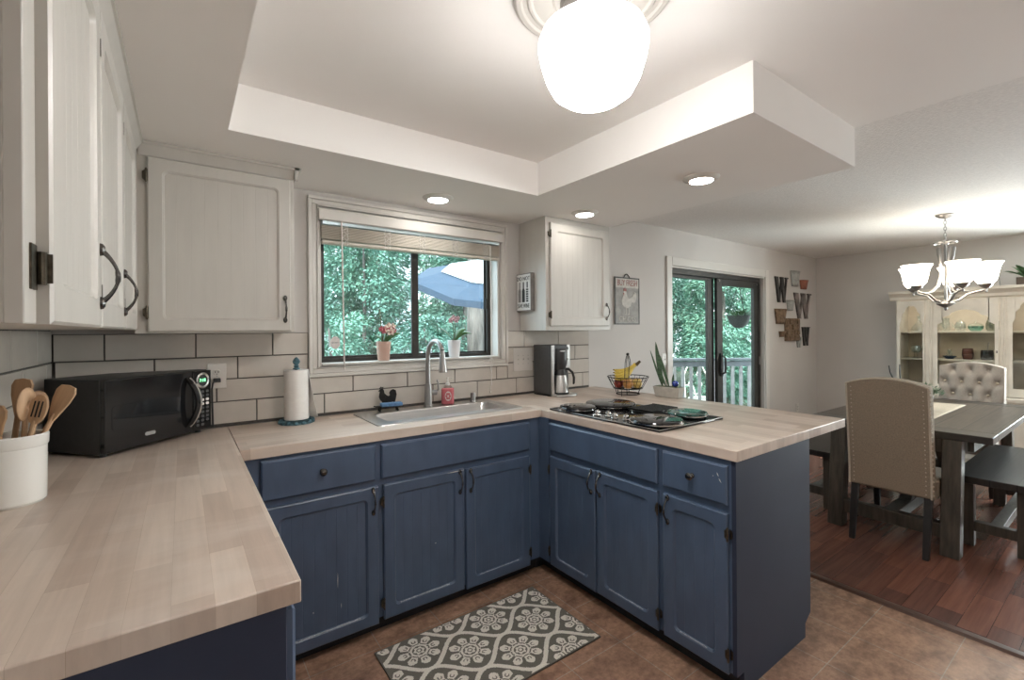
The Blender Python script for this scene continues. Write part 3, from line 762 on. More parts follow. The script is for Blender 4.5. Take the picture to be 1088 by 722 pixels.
# crock of utensils
cx_, cy_ = .0755, -.885
cr = thing('utensil_crock', 'white ceramic crock of wooden utensils at the left edge', 'crock', (cx_, cy_, CT))
obj('body', MB().lathe([(0, 0), (.062, 0), (.068, .008), (.0695, .160), (.0725, .165), (.0735, .192), (.071, .196), (.067, .194), (.064, .17), (.062, .012), (0, .010)], n=40), M['ceramic'], cr)
def utensil(name, lab, bx, by, tx, ty, L, kind, mat, face):
    """handle foot at (bx,by) inside the crock, leaning out to (tx,ty) at height L"""
    a = Vector((cx_+bx, cy_+by, CT+.012)); b = Vector((cx_+tx, cy_+ty, CT+L)); d = (b-a).normalized(); Ln = (b-a).length
    t = thing(name, lab, 'utensil', a, 0, 'wooden utensils in the crock')
    s = Vector(face); s = (s - d*s.dot(d)).normalized(); nn = d.cross(s)
    t.rotation_mode = 'QUATERNION'; t.rotation_quaternion = Matrix(((s.x, nn.x, d.x), (s.y, nn.y, d.y), (s.z, nn.z, d.z))).to_quaternion()
    hl = Ln*.68
    obj('handle', MB().tube([(0,0,0), (0,0,hl*.5), (0,0,hl), (0,0,hl+.02)], [.006, .0065, .007, .006], 10), mat, t)
    m = MB(); bl = Ln - hl
    if kind == 'spatula': out = [(-.008,0), (-.018,.03), (-.027,bl*.55), (-.030,bl-.02), (-.022,bl-.004), (.0,bl), (.022,bl-.004), (.030,bl-.02), (.027,bl*.55), (.018,.03), (.008,0)]
    else:
        out = [(-.007,0)]+[(.026*math.sin(q)*(-1), bl*.55-bl*.45*math.cos(q)) for q in [PI*k/12 for k in range(1, 12)]]+[(.0,bl)]+[(.026*math.sin(q), bl*.55-bl*.45*math.cos(q)) for q in [PI*k/12 for k in range(11, 0, -1)]]+[(.007,0)]
    if kind == 'spoon':
        prof = []
        m.lathe([(0, -.0)]+[(.028*math.sin(PI*k/12), -.011*math.cos(PI*k/12)) for k in range(1, 12)]+[(0, .004)], (0,0,0), 18)
        bm = m.bm
        for v in bm.verts:
            x, y, z = v.co; v.co = (x, z*.7, hl + bl*.5 + y*bl/.056)
    else: m.prism([(x, hl+z) for x, z in out[::-1]], -.0035, .0035, 'xz')
    obj('blade', m, mat, t, bevel=.0015 if kind != 'spoon' else 0)
    if kind == 'slotted':
        m = MB()
        for x in (-.011, 0, .011): m.box(x-.0022, x+.0022, -.0042, .0042, hl+bl*.32, hl+bl*.80)
        obj('slot', m, M['kick'], t)
    return t
F1 = (.82, -.55, 0)
utensil('spatula', 'light wooden spatula leaning right out of the crock', -.01, .0, .115, .020, .325, 'spatula', M['utensil'], F1)
utensil('slotted_spoon', 'pale slotted wooden spoon in the crock beside the right-leaning spatula', .0, -.02, .058, .012, .302, 'slotted', M['utensil'], F1)
utensil('wooden_turner', 'broad brown wooden turner standing tallest at the back of the crock', -.02, .02, .012, .052, .350, 'spatula', M['utensil2'], F1)
utensil('wooden_spoon', 'thin wooden spoon seen edge-on before the broad brown turner', .01, .01, .026, .022, .325, 'spoon', M['utensil'], (.6, .8, 0))
utensil('wooden_spoon', 'reddish wooden spoon behind the pale slotted spoon', .01, .03, .045, .045, .312, 'spoon', M['utensil2'], (.8, .4, 0))
utensil('cheese_scraper', 'short wooden scraper at the left edge of the crock', -.01, -.02, -.030, -.02, .285, 'spatula', M['utensil2'], F1)

# ------------------------------------------------------------------ outlets and switches
def plate(name, lab, x, z, y, wdt, hgt, kinds, group=None, cat='outlet'):
    t = thing(name, lab, cat, (x, y, z), 0, group)
    obj('cover_plate', MB().box(-wdt/2, wdt/2, -.006, 0, -hgt/2, hgt/2), M['trim'], t, bevel=.002)
    n = len(kinds)
    for i, k in enumerate(kinds):
        cx = (i-(n-1)/2)*.046
        if k == 'o':
            for s in (-1, 1):
                r_ = obj('socket', MB().lathe([(0, .003), (.016, .003), (.0175, 0)], (cx, -.006, s*.0195), 18, 1, .85, '-y'), M['trim'], t)
                m = MB(); m.box(cx-.0075, cx-.0045, -.0095, -.008, s*.0195-.004, s*.0195+.006); m.box(cx+.0045, cx+.0075, -.0095, -.008, s*.0195-.004, s*.0195+.006); m.disc((cx, -.008, s*.0195-.009), .0025, .0015, 8, '-y')
                obj('slots', m, M['kick'], r_)
        else:
            m = MB(); m.box(cx-.006, cx+.006, -.0075, -.006, -.013, .013); m.bar((cx, -.007, .0), (cx, -.017, .007), .006, .008); obj('toggle', m, M['nickel'] if k == 'n' else M['trim'], t)
        m = MB(); m.disc((cx, -.006, 0 if k == 'o' else .030), .003, .0012, 10, '-y'); 
        if k != 'o': m.disc((cx, -.006, -.030), .003, .0012, 10, '-y')
        obj('screw', m, M['nickel'], t)
    return t
plate('wall_outlet', 'white wall outlet with a black plug, right of the microwave', .607, 1.242, -.012, .082, .125, 'o')
pl = thing('power_plug', 'black power plug and cord in the outlet beside the microwave', 'plug', (.607, -.021, 1.222))
obj('plug_body', MB().prism([(-.016, -.010), (.016, -.010), (.016, .010), (-.016, .010)], -.026, -.001, 'xz'), M['black'], pl, bevel=.003)
obj('cord', MB().tube([(-.010, -.022, -.002), (-.018, -.027, -.012), (-.022, -.026, -.04), (-.021, -.018, -.12), (-.018, -.012, -.232)], .0045, 8), M['black'], pl)
plate('light_switch', 'double white switch plate on the tiles beside the coffee maker', 2.545, 1.243, -.012, .175, .17, 'ttt' , cat='light switch')
plate('light_switch', 'white switch plate beside the sliding door casing', 4.282, 1.168, 0, .085, .118, 't', cat='light switch')
plate('wall_outlet', 'small wall outlet low under the metal letters', 7.156, .40, 0, .075, .115, 'o')

# ------------------------------------------------------------------ window sill plants and blind
def orchid(x, lab_p, potmat, flip, fl, lab_f, pot_r=.047, pot_h=.118):
    z = 1.2805
    t = thing('potted_orchid', lab_p, 'potted plant', (x, .028, z))
    obj('pot', MB().lathe([(0, 0), (pot_r*.70, 0), (pot_r*.74, .004)]+[(pot_r*(.76+.20*k/8)+(.0008 if k % 2 else 0), .01+(pot_h-.014)*k/8) for k in range(9)]+[(pot_r, pot_h-.002), (pot_r*.94, pot_h), (pot_r*.90, pot_h-.01), (0, pot_h-.012)], n=30), potmat, t)
    obj('soil', MB().disc((0, 0, pot_h-.013), pot_r*.88, .004), M['stem'], t)
    for (ax, ay, az, wd, bend) in ([(.105, -.01, .050, .055, .030), (-.055, .0, .035, .032, .015), (.03, .02, .075, .03, .01)] if not flip else [(-.115, .0, .085, .044, .012), (.095, .0, .075, .042, .03), (.140, -.005, .040, .030, .035), (-.04, .01, .05, .03, .02)]):
        obj('leaf', MB().leaf((0, 0, pot_h-.012), (ax, ay, pot_h+az), wd, side=(0, 1, .9), droop=bend, n=8, fold=.15), M['leaf'], t, solid=.002)
    stems = [((.0, 0, .0), (-.012, 0, .08), (-.018, 0, .17))] if not flip else [((0, 0, 0), (-.004, 0, .07), (-.012, 0, .15)), ((0, 0, 0), (.008, 0, .06), (.006, .0, .14))]
    if not flip: stems.append(((-.004, 0, 0), (.0, 0, .06), (.030, -.004, .115)))
    if not flip: stems.append(((-.006, 0, 0), (-.014, 0, .10), (-.022, 0, .215)))
    for s in stems: obj('stem', MB().tube([(p[0], p[1], pot_h-.012+p[2]) for p in s], .0028, 6), M['stem'], t)
    for (fx, fy, fz, sc, ml) in fl:
        m = MB(); c0_ = Vector((fx, fy-.012, pot_h+fz))
        for k in range(5):
            a = PI/2 + 2*PI*k/5
            m.leaf(c0_, c0_+Vector((sc*math.cos(a), -.006, sc*math.sin(a))), sc*.85, side=(-math.sin(a), 0, math.cos(a)), n=5, fold=.15)
        f_ = obj('flower', m, M[ml], t, solid=.0012)
        obj('lip', MB().ball(c0_+Vector((0, -.006, -.004)), sc*(.13 if ml == 'petal2' else .20), 8), M['petal_dark'], f_)
    return t
M['petal'] = var('cream_pink_petal', (.68,.56,.48), .15, 60, .5); M['petal_dark'] = var('crimson_petal', (.40,.10,.12), .3, 60, .5); M['petal2'] = var('lilac_petal', (.60,.44,.50), .2, 60, .5)
M['pot_pink'] = var('blush_pot', (.62,.41,.33), .03, 10, .45); M['pot_white'] = var('white_pot', (.72,.71,.72), .02, 10, .35)
orchid(1.487, 'orchid with cream and crimson flowers in a blush pink pot on the window sill', M['pot_pink'], False, [(.030, 0, .085, .034, 'petal'), (.002, 0, .070, .026, 'petal_dark'), (.055, 0, .092, .024, 'petal'), (.040, -.005, .062, .028, 'petal'), (-.018, 0, .078, .020, 'petal_dark'), (.062, -.002, .068, .018, 'petal_dark')], '')
orchid(1.985, 'orchid with small lilac flowers in a white pot on the window sill', M['pot_white'], True, [(-.012, 0, .148, .026, 'petal2'), (.008, 0, .140, .024, 'petal2'), (-.032, 0, .135, .022, 'petal2'), (.022, 0, .150, .018, 'petal2')], '')

bl = thing('window_blind', 'off-white wooden blind pulled up at the top of the kitchen window', 'blind', (0, 0, 0))
M['blind'] = var('blind_wood_white', (.62,.575,.50), .06, 3, .5, stretch=(1,20,20)); M['rail'] = var('pale_metal_rail', (.45,.55,.58), .05, 5, .3, .6)
obj('valance', MB().prism([(-.052, 2.092), (-.060, 2.097), (-.060, 2.150), (-.052, 2.160), (-.044, 2.160), (-.044, 2.092)], 1.092, 2.342, 'yz').box(1.092, 1.104, -.044, .0, 2.092, 2.160).box(2.330, 2.342, -.044, .0, 2.092, 2.160), M['trim'], bl)
obj('head_rail', MB().box(1.112, 2.322, -.040, .015, 2.072, 2.125), M['rail'], bl, bevel=.003)
for k in range(9):
    z = 2.062 - k*.0086
    def sl(u, v, z=z): return (1.112+u*1.208, -.040+v*.052, z + .004*(1-(2*v-1)**2))
    obj('slat', MB().grid(sl, 1, 6), M['blind'], bl, solid=.0078)
obj('bottom_rail', MB().box(1.112, 2.320, -.041, .013, 1.964, 1.982), M['blind'], bl, bevel=.004)
for x in (1.235, 1.49, 1.72, 1.96, 2.20):
    m = MB()
    for s in (-.016, .016):
        m.tube([(x+s+.004*math.sin(k*2.3+x*9), -.043-.004*abs(math.sin(k*1.7)), 2.075-k*.0105) for k in range(12)], .0018, 5)
    m.tube([(x+.013*math.sin(k*1.9), -.046, 2.072-k*.011) for k in range(11)], .0016, 5)
    obj('ladder_cord', m, M['paper'], bl)
obj('tilt_wand', MB().tube([(1.212, -.064, 2.09), (1.214, -.066, 1.9), (1.222, -.066, 1.245)], .0042, 8), M['label_w'], bl)
m = MB()
for s in (0, .006): m.tube([(2.235+s, -.048, 2.06), (2.236+s, -.050, 1.7), (2.238+s*.5, -.050, 1.30), (2.232+s*2, -.052, 1.25), (2.246-s*3, -.052, 1.22), (2.236+s, -.052, 1.15), (2.246-s, -.040, 1.08), (2.238, -.034, 1.04)], .0018, 6)
m.tube([(2.215, -.052, 1.245), (2.23, -.054, 1.268), (2.252, -.054, 1.262), (2.255, -.054, 1.235), (2.236, -.054, 1.225)], .0018, 6)
m.lathe([(.002, .02), (.007, .006), (.006, 0), (0, 0)], (2.238, -.034, 1.022), 10)
obj('lift_cord', m, M['paper'], bl)
m = MB().prism([(.030*math.cos(PI/8+k*PI/4), .040*math.sin(PI/8+k*PI/4)) for k in range(8)], 0, .001, 'xz')
o = obj('security_sticker', m, M['label_w']); o.location = (1.215, .0995, 1.395)
tag(o, 'pale octagonal security sticker in the lower left of the kitchen window', 'sticker')
text('lettering', 'SECURITY', .010, (0, -.001, 0), (PI/2, 0, 0), M['charcoal'], o, .0003)

# ------------------------------------------------------------------ cooktop
ck = thing('cooktop', 'black cooktop with burner covers set into the peninsula counter', 'cooktop', (0, 0, CT))
obj('glass_top', MB().box(2.258, 2.800, -1.440, -.655, .0005, .010), M['black_gloss'], ck, bevel=.004)
m = MB(); ring(m, 2.258, 2.800, -1.440, -.655, .008, 0, 0) if False else None
m = MB()
for y0, y1, x0, x1 in ((-1.440,-1.432,2.258,2.800), (-.663,-.655,2.258,2.800), (-1.432,-.663,2.258,2.266), (-1.432,-.663,2.792,2.800)): m.box(x0, x1, y0, y1, .0095, .0125)
obj('edge_trim', m, M['nickel'], ck, bevel=.001)
m = MB()
for k in range(10): m.bar((2.56, -1.165+k*.017, .026), (2.785, -1.165+k*.017, .026), .006, .010)
m.bar((2.56, -1.172, .026), (2.56, -1.002, .026), .010, .012); m.bar((2.785, -1.172, .026), (2.785, -1.002, .026), .010, .012); m.box(2.565, 2.78, -1.168, -1.006, .0105, .014)
obj('grill_grate', m, M['iron'], ck)
M['knobclear'] = var('chrome_knob', (.50,.49,.48), .1, 30, .16, 1.0)
for k in range(4):
    y = -.985-k*.062; x = 2.325 + .018*(k % 2)
    m = MB().lathe([(.020, 0), (.020, .004), (.016, .008), (.015, .020), (.013, .024), (0, .024)], (x, y, .010), 18); m.bar((x-.013, y-.004, .036), (x+.013, y+.004, .036), .007, .006)
    obj('knob', m, M['knobclear'], ck)
for (x, y, r_) in ((2.600, -.830, .118), (2.352, -.800, .105), (2.395, -1.318, .122), (2.685, -1.300, .105)):
    m = MB()
    for k in range(10): m.tube([(x+(r_*.35)*math.cos(a), y+(r_*.35)*math.sin(a), .014) for a in (2*PI*k/10, 2*PI*(k+1)/10)], .006, 6)
    m.lathe([(r_*.80, .0), (r_*.82, .006), (r_*.70, .003)], (x, y, .010), 24)
    obj('burner', m, M['iron'], ck)
def cover(x, y, r_, lab, mat):
    t = thing('burner_cover', lab, 'burner cover', (x, y, CT+.0165), 0, 'round burner covers on the cooktop')
    obj('shell', MB().lathe([(r_-.004, 0), (r_, .002), (r_, .014), (r_-.003, .0185), (r_-.008, .020), (0, .020)], n=48), mat, t)
    obj('rim', MB().lathe([(r_, .003), (r_+.003, .004), (r_+.003, .009), (r_, .010)], n=48), M['knobclear'], t)
    return t
M['cover'] = var('black_enamel', (.010,.010,.011), .1, 12, .06)
M['cover_g'] = var('speckled_green_enamel', (.03,.075,.065), .9, 45, .08)
cover(2.600, -.830, .150, 'large black burner cover at the far left corner of the cooktop', M['cover'])
cover(2.352, -.800, .105, 'small black burner cover beside the counter front, nearest the sink', M['cover'])
cover(2.392, -1.322, .130, 'large black burner cover at the near front of the cooktop', M['cover'])
cover(2.685, -1.300, .105, 'green-tinted burner cover on the right side of the cooktop', M['cover_g'])

# ------------------------------------------------------------------ coffee maker
cm = thing('coffee_maker', 'black and steel drip coffee maker below the narrow wall cabinet', 'coffee maker', (2.622, -.262, CT), 0)
obj('side_panel', MB().box(0, .022, .012, .215, 0, .372).box(.178, .200, .05, .215, 0, .372), M['charcoal'], cm, bevel=.003)
obj('front_trim', MB().prism([(-.001, .0), (.030, .0), (.020, .12), (.026, .24), (.026, .372), (-.001, .372)], .004, .014, 'xz').prism([(.155, .20), (.200, .20), (.200, .372), (.150, .372)], .030, .050, 'xz'), M['steel'], cm, bevel=.002)
obj('water_tank', MB().box(.022, .178, .120, .215, .02, .370), M['black'], cm, bevel=.003)
obj('brew_head', MB().prism([(.026, .012), (.155, .012), (.155, .03), (.178, .05), (.178, .12), (.026, .12)][::-1], .235, .374, 'xy'), M['black'], cm, bevel=.004)
obj('filter_basket', MB().lathe([(0, .19), (.045, .19), (.060, .235), (.062, .330), (.055, .345), (0, .345)], (.095, .035, 0), 24), M['black'], cm)
obj('base_plate', MB().prism([(0, .215), (.200, .215), (.205, .03), (.20, -.045), (.17, -.062), (.03, -.062), (0, -.045)][::-1], 0, .018, 'xy'), M['steel'], cm, bevel=.004)
m = MB(); m.box(.055, .10, -.0275, -.020, .325, .333); obj('badge', m, M['nickel'], cm)
m = MB(); m.disc((.168, .046, .345), .013, .02, 14, '-y'); obj('dial', m, M['black'], cm)
m = MB(); m.disc((.172, .040, .265), .006, .02, 12, '-y'); m.disc((.085, .012, .238), .006, .03, 10, '-y'); m.disc((.118, .012, .238), .006, .03, 10, '-y'); obj('button', m, M['nickel'], cm)
cf = thing('coffee_carafe', 'steel thermal carafe with black lid and handle, on the coffee maker', 'carafe', (2.716, -.238, CT+.0185))
obj('body', MB().lathe([(0, 0), (.060, 0), (.064, .004), (.064, .010), (.062, .03), (.052, .105), (.045, .135), (0, .135)], n=32), M['steel'], cf)
obj('lid', MB().lathe([(.046, .134), (.047, .140), (.038, .165), (.034, .190), (.028, .194), (0, .196)], n=28), M['black'], cf)
obj('base_ring', MB().lathe([(.063, -.0), (.066, .002), (.066, .010), (.063, .011)], n=32), M['black'], cf)
obj('handle', MB().tube([(.036, -.010, .172), (.062, -.022, .176), (.092, -.034, .150), (.104, -.038, .110), (.102, -.038, .070), (.098, -.036, .062)], [.010, .010, .009, .009, .008, .005], 10), M['black'], cf)

# ------------------------------------------------------------------ fruit basket and planter at the far edge of the peninsula
bx_, by_ = 3.172, -.485
fb = thing('fruit_basket', 'black wire fruit basket with arched handle at the far edge of the peninsula', 'basket', (bx_, by_, CT), .62)
def circ(r, z, n=28, sx=1.0, sy=1.0, c=(0,0)): return [(c[0]+r*sx*math.cos(2*PI*k/n), c[1]+r*sy*math.sin(2*PI*k/n), z) for k in range(n)]
m = MB(); m.tube(circ(.150, .130), .0032, 6, True); m.tube(circ(.105, .045), .003, 6, True); m.tube(circ(.070, .040), .0022, 6, True); m.tube(circ(.138, .105), .0018, 6, True)
for k in range(22):
    a = 2*PI*k/22; b = a+.10
    m.tube([(.150*math.cos(a), .150*math.sin(a), .130), (.132*math.cos(a), .132*math.sin(a), .095), (.105*math.cos(a), .105*math.sin(a), .045), (.03*math.cos(a), .03*math.sin(a), .040)], .0016, 5)
obj('wire_bowl', m, M['iron'], fb)
m = MB()
for s in (-.014, .014): m.tube([(-.105, s, .125), (-.075, s, .20)]+[(.062*math.cos(PI-PI*k/10), s*(1-.6*math.sin(PI*k/10)), .235+.055*math.sin(PI*k/10)) for k in range(11)]+[(.075, s, .20), (.105, s, .125)], .0026, 6)
for s in (-1, 1): m.lathe([(0, -.012), (.009, -.006), (.011, 0), (.009, .006), (0, .012)], (s*.012, 0, .297), 10)
m.ball((0, 0, .300), .008, 8)
obj('handle', m, M['iron'], fb)
m = MB(); m.tube(circ(.085, .003), .003, 6, True)
for k in range(6):
    a = 2*PI*k/6; m.tube([(.100*math.cos(a), .100*math.sin(a), .043), (.085*math.cos(a), .085*math.sin(a), .003)], .0026, 6)
m.tube([(-.10, .02, .045), (-.15, .03, .06), (-.175, .03, .03), (-.165, .03, .004)], .0022, 6)
obj('foot_ring', m, M['iron'], fb)
M['apple'] = var('red_apple_skin', (.30,.055,.035), .45, 26, .35); M['peach'] = var('golden_fruit_skin', (.55,.27,.085), .35, 22, .5); M['pear'] = var('yellow_pear_skin', (.58,.42,.13), .25, 24, .5)
M['banana'] = var('banana_skin', (.62,.45,.075), .22, 24, .5); M['btip'] = var('banana_tip', (.10,.07,.03), .3, 40, .7)
def fruit(kind, lab, ang_, rad, z, r_, mat):
    t = thing(kind, lab, 'fruit', (bx_+rad*math.cos(ang_), by_+rad*math.sin(ang_), CT+z), 0, 'fruit in the wire basket')
    obj('flesh', MB().lathe([(0, -.86*r_), (.35*r_, -.92*r_), (.75*r_, -.70*r_), (1.0*r_, -.1*r_), (.92*r_, .48*r_), (.55*r_, .86*r_), (.22*r_, .84*r_), (0, .70*r_)], n=18), mat, t)
    obj('stem', MB().tube([(0, 0, .68*r_), (.002, 0, r_*1.1)], .0016, 5), M['btip'], t)
A0 = -2.44
for kind, lab, off, r_, mt in (('apple', 'red apple at the left front of the wire basket', -1.047, .036, 'apple'), ('peach', 'golden peach at the front middle of the wire basket', 0, .037, 'peach'),
        ('pear', 'yellow pear at the right front of the wire basket', 1.047, .036, 'pear'), ('peach', 'orange peach at the right back of the wire basket', 2.094, .036, 'peach'),
        ('apple', 'yellowish apple at the back of the wire basket', 3.142, .036, 'pear'), ('apple', 'dark red apple at the left back of the wire basket', 4.189, .036, 'apple')):
    fruit(kind, lab, A0+off, .076, .083, r_, M[mt])
bb = thing('banana_bunch', 'bunch of ripe bananas lying on the fruit in the wire basket', 'bananas', (bx_, by_, CT+.13), -.62)
top = Vector((.070, -.01, .095))
for k in range(4):
    pts = []; rs = []
    for i in range(11):
        t = i/10; q = top + Vector((-.175*t - .006*k, -.030*k*math.sin(PI*t*.5)+.012, -.098*t + .030*k*0 - .045*math.sin(PI*t)*(.6+.3*k)*.6 + .030*t*t*(3-k)*.6))
        pts.append(q); rs.append(.004 + .0155*math.sin(PI*min(.04+t*.97, 1))**.6)
    bn = obj('banana', MB().tube(pts, rs, 9), M['banana'], bb, smooth=60)
    obj('tip', MB().ball(pts[-1], .0055, 8), M['btip'], bn)
obj('stalk', MB().tube([top+Vector((-.01, 0, -.008)), top+Vector((.012, 0, .012)), top+Vector((.02, 0, .02))], [.014, .010, .009], 8), M['btip'], bb)

pn = thing('potted_snake_plant', 'snake plant in a low grey trough at the far edge of the peninsula', 'potted plant', (3.262, -.775, CT), -1.45)
m = MB()
def frus(mb, x0, x1, y0, y1, z0, X0, X1, Y0, Y1, z1): return mb.hexa([(x0,y0,z0),(x1,y0,z0),(x1,y1,z0),(x0,y1,z0),(X0,Y0,z1),(X1,Y0,z1),(X1,Y1,z1),(X0,Y1,z1)])
frus(m, -.085, .085, -.035, .035, 0, -.100, .100, -.045, .045, .075)
obj('trough', m, M['concrete'], pn, bevel=.004)
obj('soil', MB().box(-.092, .092, -.038, .038, .072, .0765), M['stem'], pn)
M['snake'] = var('snake_plant_leaf', (.05,.10,.045), .55, 22, .45, stretch=(1,1,4))
for (x, tx, tz, wd) in ((-.045, -.105, .39, .034), (.005, -.075, .30, .022), (-.05, -.150, .33, .014), (.030, .032, .165, .018), (-.02, -.10, .24, .020)):
    obj('leaf', MB().leaf((x, 0, .072), (tx, .01, tz), wd, side=(1, .2, 0), n=9, fold=.35), M['snake'], pn, solid=.003)
gb = MB().ball((3.268, -.825, CT+.099), .0225, 16)
o = obj('glass_ball', gb, var('blue_glass_ball', (.035,.06,.30), .7, 60, .08)); tag(o, 'small blue glass ball resting on the soil of the grey trough', 'ornament')
# ------------------------------------------------------------------ ceiling lamps
def lathe_emit(name, col, lo, hi, n0=.35, n1=-.5):
    """lamp glass: gives off more light downwards than up to the ceiling"""
    n = N(name); g = n.new('ShaderNodeNewGeometry'); s = n.new('ShaderNodeSeparateXYZ'); n.link(g.outputs['Normal'], s.inputs[0])
    mr = n.new('ShaderNodeMapRange'); mr.inputs[1].default_value = n0; mr.inputs[2].default_value = n1; mr.inputs[3].default_value = lo; mr.inputs[4].default_value = hi
    n.link(s.outputs['Z'], mr.inputs[0]); n.set((.8,.8,.8), .3, emis=col, es=1); n.link(mr.outputs[0], n.b.inputs['Emission Strength']); return n.m
LX, LY = 1.46, -1.807
gl = thing('ceiling_light', 'white schoolhouse globe ceiling light hanging over the kitchen', 'ceiling light', (LX, LY, 0))
obj('medallion', MB().lathe([(0, 2.4535), (.232, 2.4535), (.236, 2.448), (.226, 2.440), (.214, 2.441), (.208, 2.447), (.196, 2.449), (.190, 2.443), (.182, 2.443), (.176, 2.449), (.12, 2.449), (.11, 2.440), (0, 2.438)], n=56), M['trim'], gl)
obj('canopy', MB().lathe([(0, 2.440), (.094, 2.440), (.096, 2.430), (.088, 2.418), (.090, 2.408), (.086, 2.396), (.088, 2.380), (.075, 2.372), (0, 2.372)], n=40), M['nickel'], gl)
obj('globe', MB().lathe([(0, 2.135), (.05, 2.137), (.088, 2.146), (.118, 2.168), (.138, 2.205), (.152, 2.250), (.1605, 2.290), (.161, 2.312), (.150, 2.338), (.122, 2.360), (.090, 2.372), (.080, 2.378)], n=56), lathe_emit('globe_glass', (1.0, .975, .945), 1.4, GLOBE, .02, -.85), gl, smooth=60)
fl_ = thing('ceiling_light', 'added flush fill light behind the photographer', 'ceiling light', (1.7, -4.5, 0))  # unseen lamp, added to lift the room's ambient light
obj('base', MB().lathe([(0, 2.4535), (.20, 2.4535), (.205, 2.440), (.19, 2.430), (0, 2.430)], n=40), M['nickel'], fl_)
obj('bowl', MB().lathe([(0, 2.345), (.06, 2.348), (.12, 2.362), (.165, 2.392), (.182, 2.430), (0, 2.431)], n=40), lathe_emit('fill_light_glass', (1.0, .975, .945), REAR_FILL*.5, REAR_FILL), fl_, smooth=60)
def can(x, y, lab):
    t = thing('recessed_light', lab, 'ceiling light', (x, y, ZS), 0, 'recessed lights in the dropped ceiling')
    obj('trim_ring', MB().lathe([(.062, -.018), (.070, -.016), (.088, -.005), (.092, -.0015), (.092, 0), (.055, 0)], n=36), M['trim'], t)
    obj('lens', MB().lathe([(0, -.0215), (.040, -.021), (.058, -.017), (.060, -.010), (.058, -.002), (0, -.002)], n=32), lathe_emit('downlight_lens', (1.0, .96, .91), 1.0, CAN), t)
can(2.700, -1.385, 'round recessed light over the peninsula, nearest the camera')
can(2.700, -.520, 'round recessed light in front of the narrow right wall cabinet')
can(1.716, -.278, 'round recessed light above the kitchen window')

# ------------------------------------------------------------------ rug
def rugcol(x, y):
    """light (1) or dark (0) of the woven ogee and medallion pattern"""
    pu, pv = .375, .270
    best = None
    for ci in (0, .5):
        du = (x-1.335)/pu - ci; dv = (y+.818)/pv - ci
        du = (du-round(du))*pu; dv = (dv-round(dv))*pv
        if best is None or du*du+dv*dv*1.9 < best[0]: best = (du*du+dv*dv*1.9, du, dv)
    _, du, dv = best
    vb = pv/4*(1+math.cos(2*PI*du/pu)); sl = pv/4*2*PI/pu*math.sin(2*PI*du/pu)
    if abs(abs(dv)-vb)/math.sqrt(1+sl*sl) < .0105: return 1
    r = math.hypot(du, dv*1.05)/1.14; a = math.atan2(dv*1.05, du); c8 = math.cos(8*a)
    if r < .007: return 1
    if r < .012: return 0
    if r < .021 + .003*math.cos(6*a): return 1
    if r < .028: return 0
    if r < .037: return 1
    if r < .043: return 1 if c8 < -.8 else 0
    if r < .079 + .009*c8 and c8 > -.62:
        # a dark curl inside every petal
        ph = (a*8/(2*PI)); ph -= round(ph); q = math.hypot(r-.060, ph*2*PI/8*r)
        if .0050 < q < .0095 and not (r > .060 and abs(ph) < .10): return 0
        return 1
    return 0
RX0, RX1, RY0, RY1 = 1.165, 2.072, -1.238, -.712
NU, NV = 302, 176
m = MB(); bm = m.bm
cl = bm.loops.layers.float_color.new('pattern')
vs = [[bm.verts.new((RX0+(RX1-RX0)*i/NU, RY0+(RY1-RY0)*j/NV, .0085)) for j in range(NV+1)] for i in range(NU+1)]
for i in range(NU):
    for j in range(NV):
        f = bm.faces.new([vs[i][j], vs[i+1][j], vs[i+1][j+1], vs[i][j+1]])
        k = rugcol(RX0+(RX1-RX0)*(i+.5)/NU, RY0+(RY1-RY0)*(j+.5)/NV)
        if min(i, NU-1-i, j, NV-1-j) < 2: k = 0
        c_ = (.80,.76,.67,1) if k else (.165,.152,.128,1)
        for l in f.loops: l[cl] = c_
b0 = [bm.verts.new((x, y, .001)) for x, y in ((RX0, RY0), (RX1, RY0), (RX1, RY1), (RX0, RY1))]
bm.faces.new(b0[::-1])
edges = [[vs[i][0] for i in range(NU+1)], [vs[NU][j] for j in range(NV+1)], [vs[i][NV] for i in range(NU, -1, -1)], [vs[0][j] for j in range(NV, -1, -1)]]
for k, e in enumerate(edges):
    f = bm.faces.new([b0[k], b0[(k+1) % 4]] + e[::-1])
    for l in f.loops: l[cl] = (.10,.09,.075,1)
n = N('woven_rug'); at = n.new('ShaderNodeAttribute'); at.attribute_name = 'pattern'
wv = n.noise(420, None, 2); n.bump(wv, .8, .003)
n.set(n.mix(1, at.outputs['Color'], n.ramp(n.noise(260, n.coords(scale=(1,2.5,1)), 2), [(.3, (.72,.72,.72)), (.7, (1.12,1.12,1.12))]), 'MULTIPLY'), .95)
rug = obj('kitchen_rug', m, n.m, smooth=0)
tag(rug, 'grey and cream medallion rug on the tile floor before the sink doors', 'rug')

